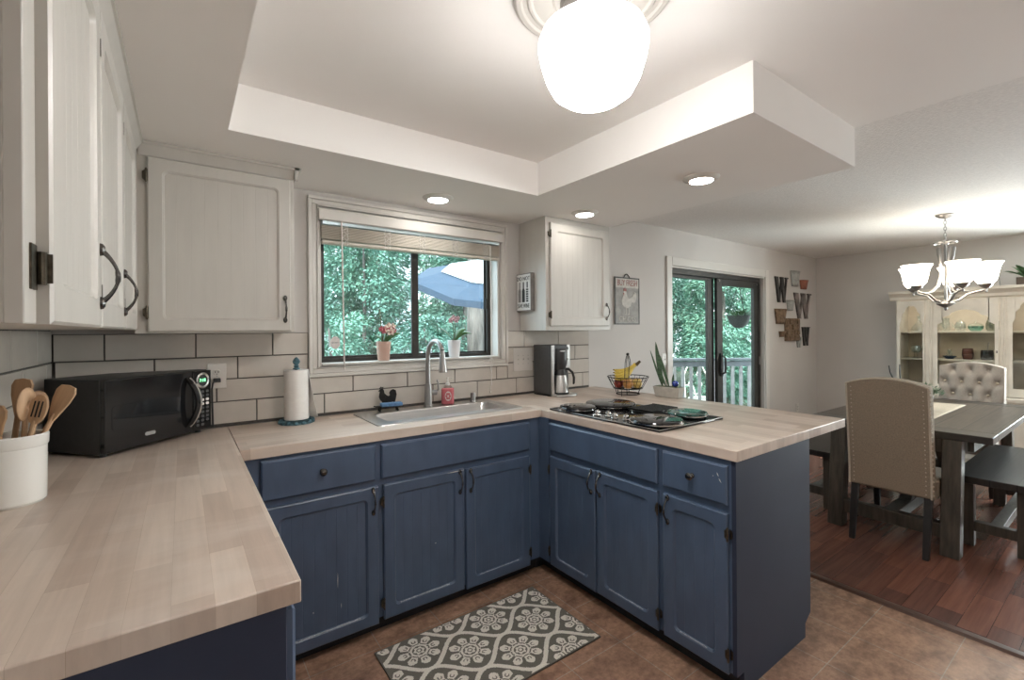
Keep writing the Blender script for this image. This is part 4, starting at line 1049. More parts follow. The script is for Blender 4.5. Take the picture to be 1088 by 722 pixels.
# ------------------------------------------------------------------ wall signs
M['sign_w'] = var('sign_white', (.66,.66,.64), .05, 30, .6); M['sign_k'] = var('sign_black', (.02,.02,.02), .1, 30, .6); M['sign_g'] = var('sign_grey', (.22,.21,.205), .15, 30, .6); M['frame_g'] = var('sign_frame_grey', (.20,.185,.17), .15, 30, .6)
sg = thing('box_sign', 'small white box sign with three bottles on the side of the narrow cabinet', 'sign', (2.521, -.106, 1.738), -PI/2)
obj('frame', MB().box(-.085, .085, -.034, 0, -.137, .137), M['frame_g'], sg, bevel=.002)
fc = obj('sign_face', MB().box(-.079, .079, -.0355, -.033, -.130, .130), M['sign_w'], sg)
text('lettering', 'DO NOT', .040, (0, -.0365, .098), (PI/2, 0, 0), M['sign_k'], sg, .0008, .95)
text('lettering', 'SAVE WINE', .044, (0, -.0365, -.100), (PI/2, 0, 0), M['sign_k'], sg, .0008, .62)
for k, (x, mt) in enumerate(((-.045, 'sign_g'), (0, 'sign_k'), (.045, 'sign_k'))):
    m = MB()
    prof = [(-.016,-.072),(.016,-.072),(.016,.012),(.006,.030),(.006,.074),(-.006,.074),(-.006,.030),(-.016,.012)]
    if k < 2: m.prism([(x+a, b) for a, b in prof], -.0368, -.0352, 'xz')
    else:
        m.prism([(x+a, b) for a, b in ((-.006,.030),(.006,.030),(.006,.074),(-.006,.074))], -.0368, -.0352, 'xz')
        for r_ in range(6):
            for q in (-.009, .005): m.prism([(x+q-.004, -.070+r_*.0165), (x+q+.008, -.070+r_*.0165), (x+q+.006, -.058+r_*.0165), (x+q-.005, -.058+r_*.0165)], -.0368, -.0352, 'xz')
    obj('bottle_print', m, M[mt], sg)
M['tin'] = var('grey_weathered_tin', (.30,.285,.265), .25, 16, .6); M['tin_l'] = var('tin_pale_print', (.52,.49,.45), .15, 40, .6); M['tin_r'] = var('tin_red_print', (.30,.10,.09), .2, 40, .6)
sg = thing('tin_sign', 'grey tin rooster sign hanging on the wall left of the sliding door', 'sign', (3.733, 0, 1.720))
obj('panel', MB().box(-.166, .166, -.012, -.003, -.212, .212), M['tin'], sg, bevel=.002)
m = MB(); ring(m, -.166, .166, -.212, .212, .010, -.015, -.0115); obj('border', m, M['gunmetal'], sg)
obj('hanger', MB().tube([(-.04, -.006, .212), (-.02, -.006, .235), (0, -.004, .243), (.02, -.006, .235), (.04, -.006, .212)], .004, 6), M['iron'], sg)
obj('letter_band', MB().box(-.155, .155, -.0135, -.0115, .118, .200), M['tin_l'], sg)
text('lettering', 'BUY FRESH', .075, (0, -.0142, .160), (PI/2, 0, 0), M['tin_r'], sg, .0008, .74)
text('lettering', 'CHICKS', .070, (0, -.0135, -.165), (PI/2, 0, 0), M['tin_l'], sg, .0012, .92)
body = [(-.045,-.055),(.0,-.065),(.045,-.045),(.06,-.01),(.085,-.02),(.11,.0),(.125,.04),(.118,.075),(.098,.085),(.095,.06),(.078,.075),(.072,.045),(.05,.03),(.015,.02),(-.005,.05),(-.015,.085),(-.045,.09),(-.055,.075),(-.06,.04),(-.08,.0),(-.07,-.035)]
m = MB().prism(body, -.0145, -.0115, 'xz'); m.box(-.02, -.010, -.0142, -.0115, -.12, -.05); m.box(.012, .022, -.0142, -.0115, -.12, -.05); m.box(-.035, -.008, -.0142, -.0115, -.125, -.117); m.box(.0, .026, -.0142, -.0115, -.125, -.117)
r_ = obj('rooster_print', m, M['tin_l'], sg)
m = MB().prism([(-.05,.088),(-.055,.112),(-.042,.105),(-.034,.12),(-.025,.105),(-.012,.11),(-.014,.085)], -.0148, -.0115, 'xz'); m.prism([(-.058,.074),(-.05,.04),(-.042,.066)], -.0150, -.0115, 'xz')
obj('comb_print', m, M['tin_r'], r_)

# letters and flat tins on the wall right of the sliding door
def W_shape(w_, h, t):
    """slab-serif W as four strokes and three serifs"""
    m = MB(); a = t*1.0; b = t*.42
    st = [(-w_*.40, -w_*.20, a), (-w_*.20, w_*.02, b), (w_*.02, w_*.22, a), (w_*.22, w_*.41, b)]
    for i, (x0, x1, q) in enumerate(st):
        d = 1 if i % 2 == 0 else -1
        top, bot = (x0, x1) if d > 0 else (x1, x0)
        m.prism([(top-q/2, h/2), (top+q/2, h/2), (bot+q*.35, -h/2), (bot-q*.35, -h/2)][::-1], -.02+.0003*i, -.003, 'xz')
    for x in (-w_*.40, w_*.02, w_*.41):
        m.prism([(x-w_*.115, h/2-h*.05), (x+w_*.115, h/2-h*.05), (x+w_*.115, h/2), (x-w_*.115, h/2)], -.0205, -.0027, 'xz')
    return m
def letter(lab, x, z, w_, h, t, mat):
    o = obj('letter_w', W_shape(w_, h, t), mat); o.location = (x, 0, z); tag(o, lab, 'letter', 'metal letters on the dining wall'); return o
M['patch'] = var('patchy_black_white_tin', (.16,.13,.12), .95, 9, .5)
letter('black letter W at the upper left of the wall letters', 6.706, 1.958, .34, .325, .075, M['gunmetal'])
letter('large letter W with rusted patches, right of the wall letters', 7.315, 1.765, .50, .345, .12, M['patch'])
letter('medium dark letter W at the lower right of the wall letters', 7.407, 1.352, .225, .255, .050, M['gunmetal'])
letter('smallest grey letter W, at the bottom of the wall letters', 7.192, 1.275, .135, .14, .034, M['galv'])
def pocket(lab, x, z, w_, h, mat, rim=True):
    t = thing('wall_bucket', lab, 'wall bucket', (x, 0, z), 0, 'flat tin buckets on the dining wall')
    m = MB(); n_ = 10
    def f(u, v):
        a = PI*u; ww = (w_/2)*(.68+.32*v)
        return (-ww*math.cos(a), -.004-.055*math.sin(a)*(.7+.3*v), -h/2+h*v)
    m.grid(f, n_, 4); m.prism([(-(w_/2)*.68*math.cos(PI*k/n_), -.004-.055*.7*math.sin(PI*k/n_)) for k in range(n_+1)], -h/2, -h/2+.004, 'xy')
    m.box(-w_*.34, w_*.34, -.005, -.002, -h/2, h/2)
    obj('body', m, mat, t, solid=.003)
    if rim: obj('rim', MB().tube([(-(w_/2)*1.0*math.cos(PI*k/n_), -.004-.057*math.sin(PI*k/n_), h/2) for k in range(n_+1)], .006, 6), mat, t)
    return t
pocket('grey galvanised bucket at the top of the wall letters', 7.085, 2.118, .235, .195, M['galv'])
pocket('small rust red bucket at the top right of the wall letters', 7.345, 2.052, .20, .115, M['terracotta'])
pocket('narrow grey bucket between the two upper letters', 6.935, 1.760, .16, .130, M['galv'])
pocket('wide brown bucket at the left of the wall letters', 6.672, 1.614, .30, .185, M['rust'])
pocket('tiny dark bucket at the lower left of the wall letters', 6.692, 1.388, .10, .068, M['rust'])
M['block'] = planks('carved_brown_block', .12, .05, ((.30,.20,.12),(.14,.085,.05)), rough=.7, grain=.5, mcol=(.06,.04,.03), mortar=.004)
o = thing('carved_plaque', 'square carved brown plaque low among the wall letters', 'plaque', (6.985, 0, 1.447))
obj('board', MB().box(-.19, .19, -.03, -.002, -.148, .148), M['rust'], o, bevel=.004)
m = MB(); random.seed(3)
for i in range(5):
    for k in range(4): m.box(-.182+i*.073, -.182+i*.073+.066, -.03-random.uniform(.004,.016), -.028, -.140+k*.071, -.140+k*.071+.064)
obj('carving', m, M['rust'], o, bevel=.004)
o = obj('metal_shard', MB().prism([(-.012,-.06),(.010,-.05),(.026,.055),(.012,.065)], -.014, -.003, 'xz'), M['gunmetal']); o.location = (7.206, 0, 1.478)
tag(o, 'thin dark metal strip standing right of the carved plaque', 'wall ornament')

# ------------------------------------------------------------------ dining table
TZ = .782
tb = thing('dining_table', 'dark weathered farmhouse trestle table in the dining area', 'table', (0, 0, 0))
obj('tabletop', MB().box(4.66, 6.20, -2.205, -1.200, TZ-.045, TZ), M['tablewood'], tb, bevel=.003)
M['bread'] = planks('breadboard_end', 3.0, .60, ((.082,.072,.063),(.064,.057,.050)), rot=PI/2, mortar=.0, mcol=(.02,.02,.02), rough=.36, grain=.5, bump=.25)
for a, b in ((4.485, 4.657), (6.203, 6.375)): obj('end_board', MB().box(a, b, -2.205, -1.200, TZ-.045, TZ+.0003), M['bread'], tb, bevel=.003)
obj('apron', MB().box(4.62, 6.24, -2.10, -2.07, TZ-.13, TZ-.046).box(4.62, 6.24, -1.335, -1.305, TZ-.13, TZ-.046), M['tableleg'], tb)
for xb, sgn in ((4.405, 1), (6.455, -1)):
    for yb in (-2.065, -1.435):
        x0 = min(xb, xb+sgn*.095); q = sgn*.085
        obj('leg', MB().hexa([(x0, yb, 0), (x0+.095, yb, 0), (x0+.095, yb+.095, 0), (x0, yb+.095, 0), (x0+q, yb, TZ-.046), (x0+.095+q, yb, TZ-.046), (x0+.095+q, yb+.095, TZ-.046), (x0+q, yb+.095, TZ-.046)]), M['tableleg'], tb, bevel=.004)
    xs = xb+sgn*.066
    obj('foot_beam', MB().box(xs-.035, xs+.035, -1.97, -1.435, .105, .195), M['tableleg'], tb, bevel=.004)
    obj('top_beam', MB().box(xs+sgn*.058-.035, xs+sgn*.058+.035, -1.97, -1.435, TZ-.14, TZ-.046), M['tableleg'], tb, bevel=.004)
    obj('brace', MB().bar((xs+sgn*.37, -1.70, .165), (xs+sgn*.80, -1.70, TZ-.06), .07, .08), M['tableleg'], tb, bevel=.004)
obj('stretcher', MB().box(4.50, 6.36, -1.74, -1.66, .110, .190), M['tableleg'], tb, bevel=.004)
M['runner'] = var('linen_runner', (.47,.40,.31), .12, 90, .9, bump=.3, bscale=300)
def rn(u, v): return (4.86+u*1.14, -1.83+v*.235, TZ+.0022+.0012*math.sin(u*40)*math.sin(v*7))
o = obj('table_runner', MB().grid(rn, 60, 8), M['runner'], solid=.0016); tag(o, 'beige linen runner along the middle of the dining table', 'table runner')
pt_ = thing('potted_plant', 'small bushy green plant in a galvanised pot on the table runner', 'potted plant', (5.42, -1.685, TZ+.0036))
obj('pot', MB().lathe([(0, 0), (.040, 0), (.052, .115), (.055, .118), (.055, .124), (.050, .122), (.046, .108), (0, .106)], n=26), M['galv'], pt_)
random.seed(11); m = MB()
for k in range(230):
    a = random.uniform(0, 2*PI); r_ = .105*random.random()**.5; z = .12+random.uniform(0, .10)*(1-r_/.16)
    p = Vector((r_*math.cos(a), r_*math.sin(a), z)); d = Vector((math.cos(a)*.7+random.uniform(-.5,.5), math.sin(a)*.7+random.uniform(-.5,.5), random.uniform(-.1,.9))).normalized()
    m.leaf(p, p+d*random.uniform(.028,.045), .017, n=2, fold=.2)
obj('foliage', m, M['leaf2'], pt_, smooth=0)
m = MB()
for k in range(14):
    a = 2*PI*k/14; m.tube([(0, 0, .10), (.05*math.cos(a), .05*math.sin(a), .15), (.09*math.cos(a), .09*math.sin(a), .17)], .0018, 5)
obj('stem', m, M['stem'], pt_)
tw = thing('twig_vase', 'dark twigs standing in a slim pot behind the near dining chair', 'twigs', (5.36, -1.545, TZ+.0))
obj('pot', MB().lathe([(0, 0), (.035, 0), (.040, .06), (.030, .12), (.033, .125), (.028, .122), (0, .10)], n=20), M['galv'], tw)
for (dx, dy, dz) in ((-.02, .075, .36), (.03, .015, .37)): obj('twig', MB().tube([(0, 0, .07), (dx*.4, dy*.4, .2), (dx*.8, dy*.9, .30), (dx, dy, dz)], [.006, .0055, .005, .004], 7), M['ebony'], tw)

# ------------------------------------------------------------------ upholstered chairs (local: seat faces +x, back at x=0)
def chair(name, lab, loc, rz, tufted):
    t = thing(name, lab, 'chair', loc, rz, None)
    fab = M['tuft'] if tufted else M['linen']
    W2 = .222
    m = MB(); nu, nv = (36, 30) if tufted else (16, 14)
    def top(u): return 1.085 + .045*(math.sin(PI*u)**.8)
    btn = []
    for r_ in range(5):
        for q in range(5):
            x = (q - 2 + (.5 if r_ % 2 else 0))*.118
            if abs(x) < W2-.02: btn.append((x, .60+r_*.115))
    def back_pt(u, v, s):
        y = -W2 + 2*W2*u; z = .375 + (top(u)-.375)*v
        lean = -.095*max(0, (z-.50))*1.0
        base = .095 if s else .0
        if s:                       # front face towards the sitter
            d = .018*math.sin(PI*u)*math.sin(PI*min(1, v*1.0))
            if tufted:
                for bx, bz in btn:
                    q = math.hypot(y-bx, z-bz)
                    d -= .034*math.exp(-(q/.030)**2)
                for bx, bz in btn:
                    for ox in (-.059, .059):
                        tx, tz = bx+ox, bz+.115
                        L = math.hypot(ox, .115); ux, uz = ox/L, .115/L
                        al = (y-bx)*ux+(z-bz)*uz; ac = abs(-(y-bx)*uz+(z-bz)*ux)
                        if 0 < al < L: d -= .012*math.exp(-(ac/.008)**2)
            return (base + d + lean, y, z)
        return (-.004*math.sin(PI*u)*0 + lean, y, z)
    F_ = [[m.bm.verts.new(back_pt(i/nu, j/nv, 1)) for j in range(nv+1)] for i in range(nu+1)]
    B_ = [[m.bm.verts.new(back_pt(i/nu, j/nv, 0)) for j in range(nv+1)] for i in range(nu+1)]
    for i in range(nu):
        for j in range(nv):
            m.face([F_[i][j], F_[i+1][j], F_[i+1][j+1], F_[i][j+1]]); m.face([B_[i][j], B_[i][j+1], B_[i+1][j+1], B_[i+1][j]])
    for i in range(nu):
        m.face([F_[i][0], B_[i][0], B_[i+1][0], F_[i+1][0]]); m.face([F_[i][nv], F_[i+1][nv], B_[i+1][nv], B_[i][nv]])
    for j in range(nv):
        m.face([F_[0][j], F_[0][j+1], B_[0][j+1], B_[0][j]]); m.face([F_[nu][j], B_[nu][j], B_[nu][j+1], F_[nu][j+1]])
    bk = obj('backrest', m, fab, t, bevel=.012, seg=3, smooth=50)
    if tufted:
        for bx, bz in btn:
            if .42 < bz < 1.06: obj('button', MB().ball((.080 -.095*max(0, bz-.5) + .012*math.sin(PI*(bx/W2*.5+.5)), bx, bz), .011, 8), M['linen_edge'], bk)
    # welt round the outside back and nail heads
    out = [back_pt(0, j/12, 0) for j in range(13)] + [back_pt(i/12, 1, 0) for i in range(1, 13)] + [back_pt(1, 1-j/12, 0) for j in range(1, 13)]
    obj('welt', MB().tube([(x+.0, y*.985, z-(.006 if z > 1.07 else 0)) for x, y, z in out], .006, 6), fab if tufted else M['linen_edge'], bk)
    for s in (-1, 1):
        m = MB()
        for k in range(24):
            z = .40+k*.0285; x = -.095*max(0, z-.5)
            m.ball((x+.014, s*(W2+.001), z), .006, 6); m.ball((x-.001, s*(W2-.030), z), .004, 6)
        obj('nail_trim', m, M['linen_edge'], bk)
    def seat(u, v): return (.06+.45*u, -W2+2*W2*v, .475+.02*math.sin(PI*u)*math.sin(PI*v))
    m = MB(); G1 = [[m.bm.verts.new(seat(i/8, j/8)) for j in range(9)] for i in range(9)]; G0 = [[m.bm.verts.new((.06+.45*i/8, -W2+2*W2*j/8, .355)) for j in range(9)] for i in range(9)]
    for i in range(8):
        for j in range(8): m.face([G1[i][j], G1[i+1][j], G1[i+1][j+1], G1[i][j+1]]); m.face([G0[i][j], G0[i][j+1], G0[i+1][j+1], G0[i+1][j]])
        m.face([G1[i][0], G0[i][0], G0[i+1][0], G1[i+1][0]]); m.face([G1[i][8], G1[i+1][8], G0[i+1][8], G0[i][8]]); m.face([G1[0][i], G1[0][i+1], G0[0][i+1], G0[0][i]]); m.face([G1[8][i], G0[8][i], G0[8][i+1], G1[8][i+1]])
    obj('seat', m, fab, t, bevel=.012, seg=3, smooth=50)
    for s in (-1, 1):
        y = s*(W2-.026)
        m = MB(); m.hexa([(-.050, y-.016, 0), (-.018, y-.016, 0), (-.018, y+.016, 0), (-.050, y+.016, 0), (.02, y-.021, .376), (.062, y-.021, .376), (.062, y+.021, .376), (.02, y+.021, .376)])
        obj('leg', m, M['ebony'], t, bevel=.003)
        m = MB(); m.hexa([(.462, y-.015, 0), (.492, y-.015, 0), (.492, y+.015, 0), (.462, y+.015, 0), (.455, y-.021, .356), (.497, y-.021, .356), (.497, y+.021, .356), (.455, y+.021, .356)])
        obj('leg', m, M['ebony'], t, bevel=.003)
    return t
chair('dining_chair', 'oatmeal linen chair with its back to the camera at the near end of the table', (4.290, -1.742, 0), .0, False)
chair('dining_chair', 'button-tufted pale linen chair at the far end of the table, before the hutch', (6.545, -1.775, 0), PI, True)

def bench(lab, y0, y1, x0, x1):
    t = thing('bench', lab, 'bench', (0, 0, 0), 0, None)
    H = .475
    obj('seat', MB().box(x0, x1, y0, y1, H-.045, H), M['benchwood'], t, bevel=.003)
    for xb, s in ((x0+.10, 1), (x1-.10, -1)):
        for y in (y0+.03, y1-.10): obj('leg', MB().box(xb-.035, xb+.035, y, y+.07, 0, H-.046), M['tableleg'], t, bevel=.003)
        obj('foot_beam', MB().box(xb-.028, xb+.028, y0+.10, y1-.10, .10, .165), M['tableleg'], t, bevel=.003)
    obj('stretcher', MB().box(x0+.12, x1-.12, (y0+y1)/2-.03, (y0+y1)/2+.03, .105, .160), M['tableleg'], t, bevel=.003)
    return t
M['benchwood'] = planks('dark_bench_planks', 4.0, .12, ((.040,.034,.031),(.025,.022,.020)), mortar=.003, mcol=(.008,.008,.008), rough=.34, grain=.5, bump=.3)
bench('dark wooden bench on the right side of the dining table', -2.37, -1.975, 4.68, 6.02)
bench('dark wooden bench on the window side, half behind the peninsula', -1.31, -.95, 4.62, 6.20)

# ------------------------------------------------------------------ chandelier
cx, cy = 5.934, -1.716
ch = thing('chandelier', 'brushed nickel five-arm chandelier with white glass bells over the table', 'chandelier', (cx, cy, 0))
obj('canopy', MB().lathe([(0, 2.4535), (.062, 2.4535), (.066, 2.448), (.040, 2.430), (.012, 2.420), (0, 2.418)], n=28), M['nickel'], ch)
m = MB()
for k in range(7):
    z = 2.412-.027*k; a = (k % 2)*PI/2
    m.tube([(.009*math.cos(a)*math.cos(q), .009*math.sin(a)*math.cos(q), z+.018*math.sin(q)) for q in [2*PI*i/12 for i in range(12)]], .0026, 6, True)
obj('chain', m, M['nickel'], ch)
m = MB(); m.tube([(0, 0, 2.24), (0, 0, 1.70)], .010, 12); m.lathe([(0, 1.705), (.02, 1.70), (.062, 1.678), (.066, 1.668), (.03, 1.645), (.012, 1.635), (.013, 1.622), (.006, 1.612), (0, 1.606)], n=26); m.lathe([(0, 2.19), (.02, 2.19), (.024, 2.20), (.010, 2.225), (0, 2.23)], n=20)
obj('column', m, M['nickel'], ch)
m = MB(); m.tube([(.078*math.cos(2*PI*k/24), .078*math.sin(2*PI*k/24), 2.205) for k in range(24)], .006, 6, True)
for k in range(4):
    a = k*PI/4
    m.tube([(.078*math.cos(a), .078*math.sin(a), 2.205), (.03*math.cos(a), .03*math.sin(a), 2.225), (-.03*math.cos(a), -.03*math.sin(a), 2.225), (-.078*math.cos(a), -.078*math.sin(a), 2.205)], .004, 6)
obj('crown_ring', m, M['nickel'], ch)
M['shade'] = lathe_emit('opal_bell_glass', (1.0, .87, .70), SHADE*.16, SHADE*1.0)
for k in range(5):
    a = 2*PI*k/5 - 1.27; d = Vector((math.cos(a), math.sin(a), 0)); R_ = .25
    P = lambda r_, z: (d.x*r_, d.y*r_, z)
    ar = obj('arm', MB().tube([P(.058, 2.165), P(.050, 2.10), P(.034, 2.0), P(.034, 1.92), P(.060, 1.83), P(.115, 1.775), P(.180, 1.760)], [.011,.011,.010,.010,.009,.009,.007], 8).tube([P(.02, 1.675), P(.09, 1.700), P(.14, 1.748), P(.19, 1.765), P(.225, 1.772), P(R_, 1.785)], [.010,.010,.0095,.009,.009,.009][:6], 8), M['nickel'], ch)
    m = MB().lathe([(0, 1.755), (.008, 1.760), (.010, 1.772), (.006, 1.785), (.022, 1.795), (.040, 1.812), (.046, 1.830), (.042, 1.832), (0, 1.820)], (d.x*R_, d.y*R_, 0), 22); obj('cup', m, M['nickel'], ar)
    pr_ = [(.018, .0), (.046, .006), (.066, .030), (.076, .070), (.083, .115), (.091, .150), (.104, .176), (.110, .184), (.107, .186), (.088, .150), (.079, .115), (.072, .070), (.062, .032), (.044, .010), (.018, .004)]
    m = MB().lathe([(r_, z+1.826) for r_, z in pr_], (d.x*R_, d.y*R_, 0), 32)
    obj('glass_shade', m, M['shade'], ar, smooth=60)

# ------------------------------------------------------------------ hutch
HX = 7.35
for y_, s_, p_ in ((-1.155, .2, .30), (-1.595, .45, .75), (-2.04, .25, .32)): area_light('hutch_fill_light', (HX+.06, y_, 1.768), (0, -.10, 0), .08, s_, p_, (1.0, .96, .91))  # fill lights added inside the hutch, no fixture behind them
hu = thing('china_hutch', 'cream distressed china hutch with arched glass doors against the far wall', 'hutch', (0, 0, 0))
y_l, y_r = -1.007, -2.205
m = MB()
m.box(HX-.10, XF-.005, y_r-.03, y_l+.03, .06, .70); m.box(HX-.12, XF-.005, y_r-.05, y_l+.05, .70, .735); m.box(HX-.07, XF-.01, y_r, y_l, 0, .06)
obj('base_cabinet', m, M['hutch'], hu, bevel=.004)
m = MB()
m.box(HX, XF-.006, y_l-.018, y_l, .735, 1.80); m.box(HX, XF-.006, y_r, y_r+.018, .735, 1.80); m.box(HX, XF-.006, y_r, y_l, 1.775, 1.80)
for y in (-1.30, -1.885): m.box(HX+.03, XF-.02, y-.010, y+.010, .735, 1.775)
m.box(HX-.004, HX+.02, -1.342, -1.268, .735, 1.775); m.box(HX-.004, HX+.02, -1.916, -1.852, .735, 1.775)
for y in (-1.322, -1.300, -1.892, -1.872): m.tube([(HX-.006, y, .74), (HX-.006, y, 1.77)], .006, 6)
obj('carcass', m, M['hutch'], hu, bevel=.002)
obj('lining', MB().box(XF-.03, XF-.007, y_r+.018, y_l-.018, .735, 1.775), M['hutch_in'], hu)
m = MB()
m.prism([(HX-.001, 1.775), (HX-.022, 1.785), (HX-.026, 1.815), (HX-.055, 1.845), (HX-.075, 1.855), (HX-.078, 1.885), (HX-.001, 1.885)][::-1], y_r-.05, y_l+.055, 'xz')
m.box(HX-.001, XF-.006, y_r-.05, y_l+.055, 1.80, 1.885)
obj('cornice', m, M['hutch'], hu, bevel=.003)
for z in (1.085, 1.40):
    for a, b in ((-1.290, -1.025), (-1.875, -1.310), (-2.187, -1.895)):
        obj('shelf', MB().box(HX+.115, XF-.031, a, b, z, z+.018), M['hutch'], hu, bevel=.001)
def arch(y0, y1, z1, h):
    """scalloped underside from (y0) to (y1): y0 > y1"""
    wd = y0-y1; P = []
    for u, v in ((0, 0), (.0, .18), (.05, .26), (.10, .34), (.085, .46), (.10, .58), (.17, .66), (.23, .70), (.26, .82), (.34, .92), (.42, .96), (.5, .90 if wd < .3 else 1.0)): P.append((u, v))
    P = P + [(1-u, v) for u, v in P[::-1][1:]]
    return [(y0-wd*u, z1-h+h*v) for u, v in P]
def hutch_door(ya, yb, oa, ob, z1, hgt, gmat):
    """frame from ya to yb (ya > yb) with the opening oa..ob"""
    z0 = .745; d = MB()
    d.box(HX-.018, HX-.004, oa, ya, z0, 1.770); d.box(HX-.018, HX-.004, yb, ob, z0, 1.770); d.box(HX-.018, HX-.004, ob, oa, z0, .83)
    A_ = arch(oa, ob, z1, hgt)
    for (p, q) in zip(A_, A_[1:]):
        d.hexa([(HX-.018, p[0], p[1]), (HX-.004, p[0], p[1]), (HX-.004, q[0], q[1]), (HX-.018, q[0], q[1]), (HX-.018, p[0], 1.770), (HX-.004, p[0], 1.770), (HX-.004, q[0], 1.770), (HX-.018, q[0], 1.770)])
    o = obj('door', d, M['hutch'], hu)
    obj('pane', MB().box(HX-.010, HX-.007, ob, oa, .80, 1.755), gmat, o)
    return o
M['glass_h'] = glass('hutch_glass', (.92,.93,.91), .9)
hutch_door(-1.020, -1.266, -1.045, -1.250, 1.725, .27, M['glass_h'])
d_ = hutch_door(-1.344, -1.850, -1.375, -1.822, 1.655, .20, M['glass_h'])
obj('keyhole', MB().box(HX-.021, HX-.017, -1.841, -1.833, 1.19, 1.215), M['iron'], d_)
hutch_door(-1.918, -2.190, -1.948, -2.165, 1.725, .27, M['glass_h'])
for a, b in ((-1.05, -1.55), (-1.62, -2.16)):
    d = obj('door', MB().box(HX-.116, HX-.10, b, a, .12, .66), M['hutch'], hu, bevel=.004)
    m = MB(); q = arch(a-.07, b+.07, .60, .16); m.prism([(y, z) for y, z in q]+[(b+.07, .19), (a-.07, .19)], HX-.122, HX-.115, 'yz'); obj('raised_panel', m, M['hutch'], d, bevel=.003)
    obj('knob', MB().lathe([(.006, 0), (.006, .012), (.013, .018), (.010, .026), (0, .028)], (HX-.116, (b+.04 if a > -1.5 else a-.04), .42), 12, axis='-x'), M['iron'], d)

def ware(name, lab, cat, prof, y, z, mat, x=HX+.22, extra=None, grp='glassware and china in the hutch'):
    t = thing(name, lab, cat, (x, y, z+.0185), 0, grp)
    obj('body', MB().lathe(prof, n=22), mat, t)
    if extra: extra(t)
    return t
M['tealg'] = glass('teal_glass', (.45,.72,.66), 1.2, .05, .10); M['navy'] = var('navy_glaze', (.018,.04,.085), .2, 20, .12); M['copper'] = var('copper_glaze', (.16,.06,.045), .5, 10, .25, .6); M['greyjar'] = glass('grey_jar_glass', (.62,.66,.60), 1.0, .08, .10)
S1, S2 = 1.40, 1.085
ware('decanter', 'clear glass decanter on the top shelf behind the left hutch door', 'decanter', [(0,0),(.075,0),(.082,.010),(.070,.05),(.028,.105),(.018,.15),(.024,.185),(.020,.185),(.014,.15),(0,.10)], -1.170, S1, M['glassc'])
wine = [(0,0),(.030,0),(.004,.006),(.004,.055),(.025,.075),(.034,.105),(.026,.145),(.024,.145),(.031,.105),(.022,.080),(0,.062)]
ware('wine_glass', 'stemmed glass at the left of the middle shelf behind the left hutch door', 'glass', wine, -1.120, S2, M['glassc'])
ware('wine_glass', 'stemmed glass in the middle of the middle shelf behind the left hutch door', 'glass', wine, -1.165, S2, M['glassc'], HX+.15)
ware('wine_glass', 'stemmed glass at the right of the middle shelf behind the left hutch door', 'glass', wine, -1.225, S2, M['glassc'], HX+.20)
def jug_handle(t): obj('handle', MB().tube([(-.050, 0, .03), (-.085, 0, .05), (-.085, 0, .095), (-.045, 0, .115)], .006, 6), M['glassc'], t)
ware('glass_jug', 'clear glass jug at the left of the top shelf behind the middle hutch door', 'jug', [(0,0),(.040,0),(.050,.03),(.048,.08),(.038,.115),(.045,.150),(.042,.150),(.034,.115),(.044,.08),(0,.01)], -1.392, S1, M['glassc'], extra=jug_handle)
def tea_spout(t):
    obj('spout', MB().tube([(0, .040, .04), (0, .060, .06), (0, .070, .095)], [.012,.009,.006], 8), M['glassc'], t)
    obj('lid', MB().lathe([(.036,.095),(.030,.108),(.010,.114),(.010,.128),(0,.132)], n=16), M['glassc'], t)
ware('glass_teapot', 'clear glass teapot on the top shelf behind the middle hutch door', 'teapot', [(0,0),(.036,0),(.048,.035),(.047,.075),(.036,.098),(.033,.096),(.043,.072),(.044,.035),(0,.01)], -1.522, S1, M['glassc'], extra=tea_spout)
def teal_lid(t):
    obj('lid', MB().lathe([(.062,.058),(.055,.075),(.022,.092),(.010,.095),(.013,.110),(0,.116)], n=20), M['glassc'], t)
ware('candy_dish', 'teal glass dish with clear lid on the top shelf behind the middle hutch door', 'dish', [(0,0),(.040,0),(.045,.006),(.062,.030),(.066,.056),(.062,.056),(.056,.030),(0,.012)], -1.645, S1, M['tealg'], extra=teal_lid)
def succ(t):
    m = MB()
    for k in range(12):
        a = 2*PI*k/12*1.618; m.leaf((0, 0, .135), (.055*math.cos(a), .055*math.sin(a), .165+.02*(k % 3)), .022, n=3)
    obj('sprig', m, M['leaf2'], t)
ware('glass_jar', 'grey jar with a green sprig on the top shelf behind the middle hutch door', 'jar', [(0,0),(.040,0),(.052,.02),(.055,.07),(.044,.115),(.036,.125),(.042,.142),(.038,.142),(.032,.125),(.048,.07),(0,.01)], -1.775, S1, M['greyjar'], extra=succ)
def gl_top(t): obj('glass_insert', MB().lathe([(.030,.030),(.026,.06),(.014,.075),(.022,.105),(.018,.105),(.010,.078),(0,.04)], n=18), M['glassc'], t)
ware('blue_bowl', 'dark blue bowl with a glass insert on the lower shelf behind the middle hutch door', 'bowl', [(0,0),(.032,0),(.036,.006),(.060,.025),(.062,.034),(.056,.034),(.048,.024),(0,.012)], -1.430, S2, M['navy'], extra=gl_top)
tum = [(0,0),(.036,0),(.042,.01),(.050,.05),(.046,.098),(.042,.122),(.038,.122),(.040,.095),(.044,.05),(0,.012)]
ware('tumbler', 'copper and black tumbler on the lower shelf behind the middle hutch door', 'tumbler', tum, -1.580, S2, M['copper'])
def straw(t): obj('straw', MB().tube([(0, 0, .02), (.0, -.012, .19)], .004, 6), M['nickel'], t)
ware('tumbler', 'black tumbler with a straw on the lower shelf behind the middle hutch door', 'tumbler', [(0,0),(.044,0),(.050,.012),(.052,.06),(.048,.105),(.044,.108),(0,.105)], -1.730, S2, M['black_gloss'], extra=straw)
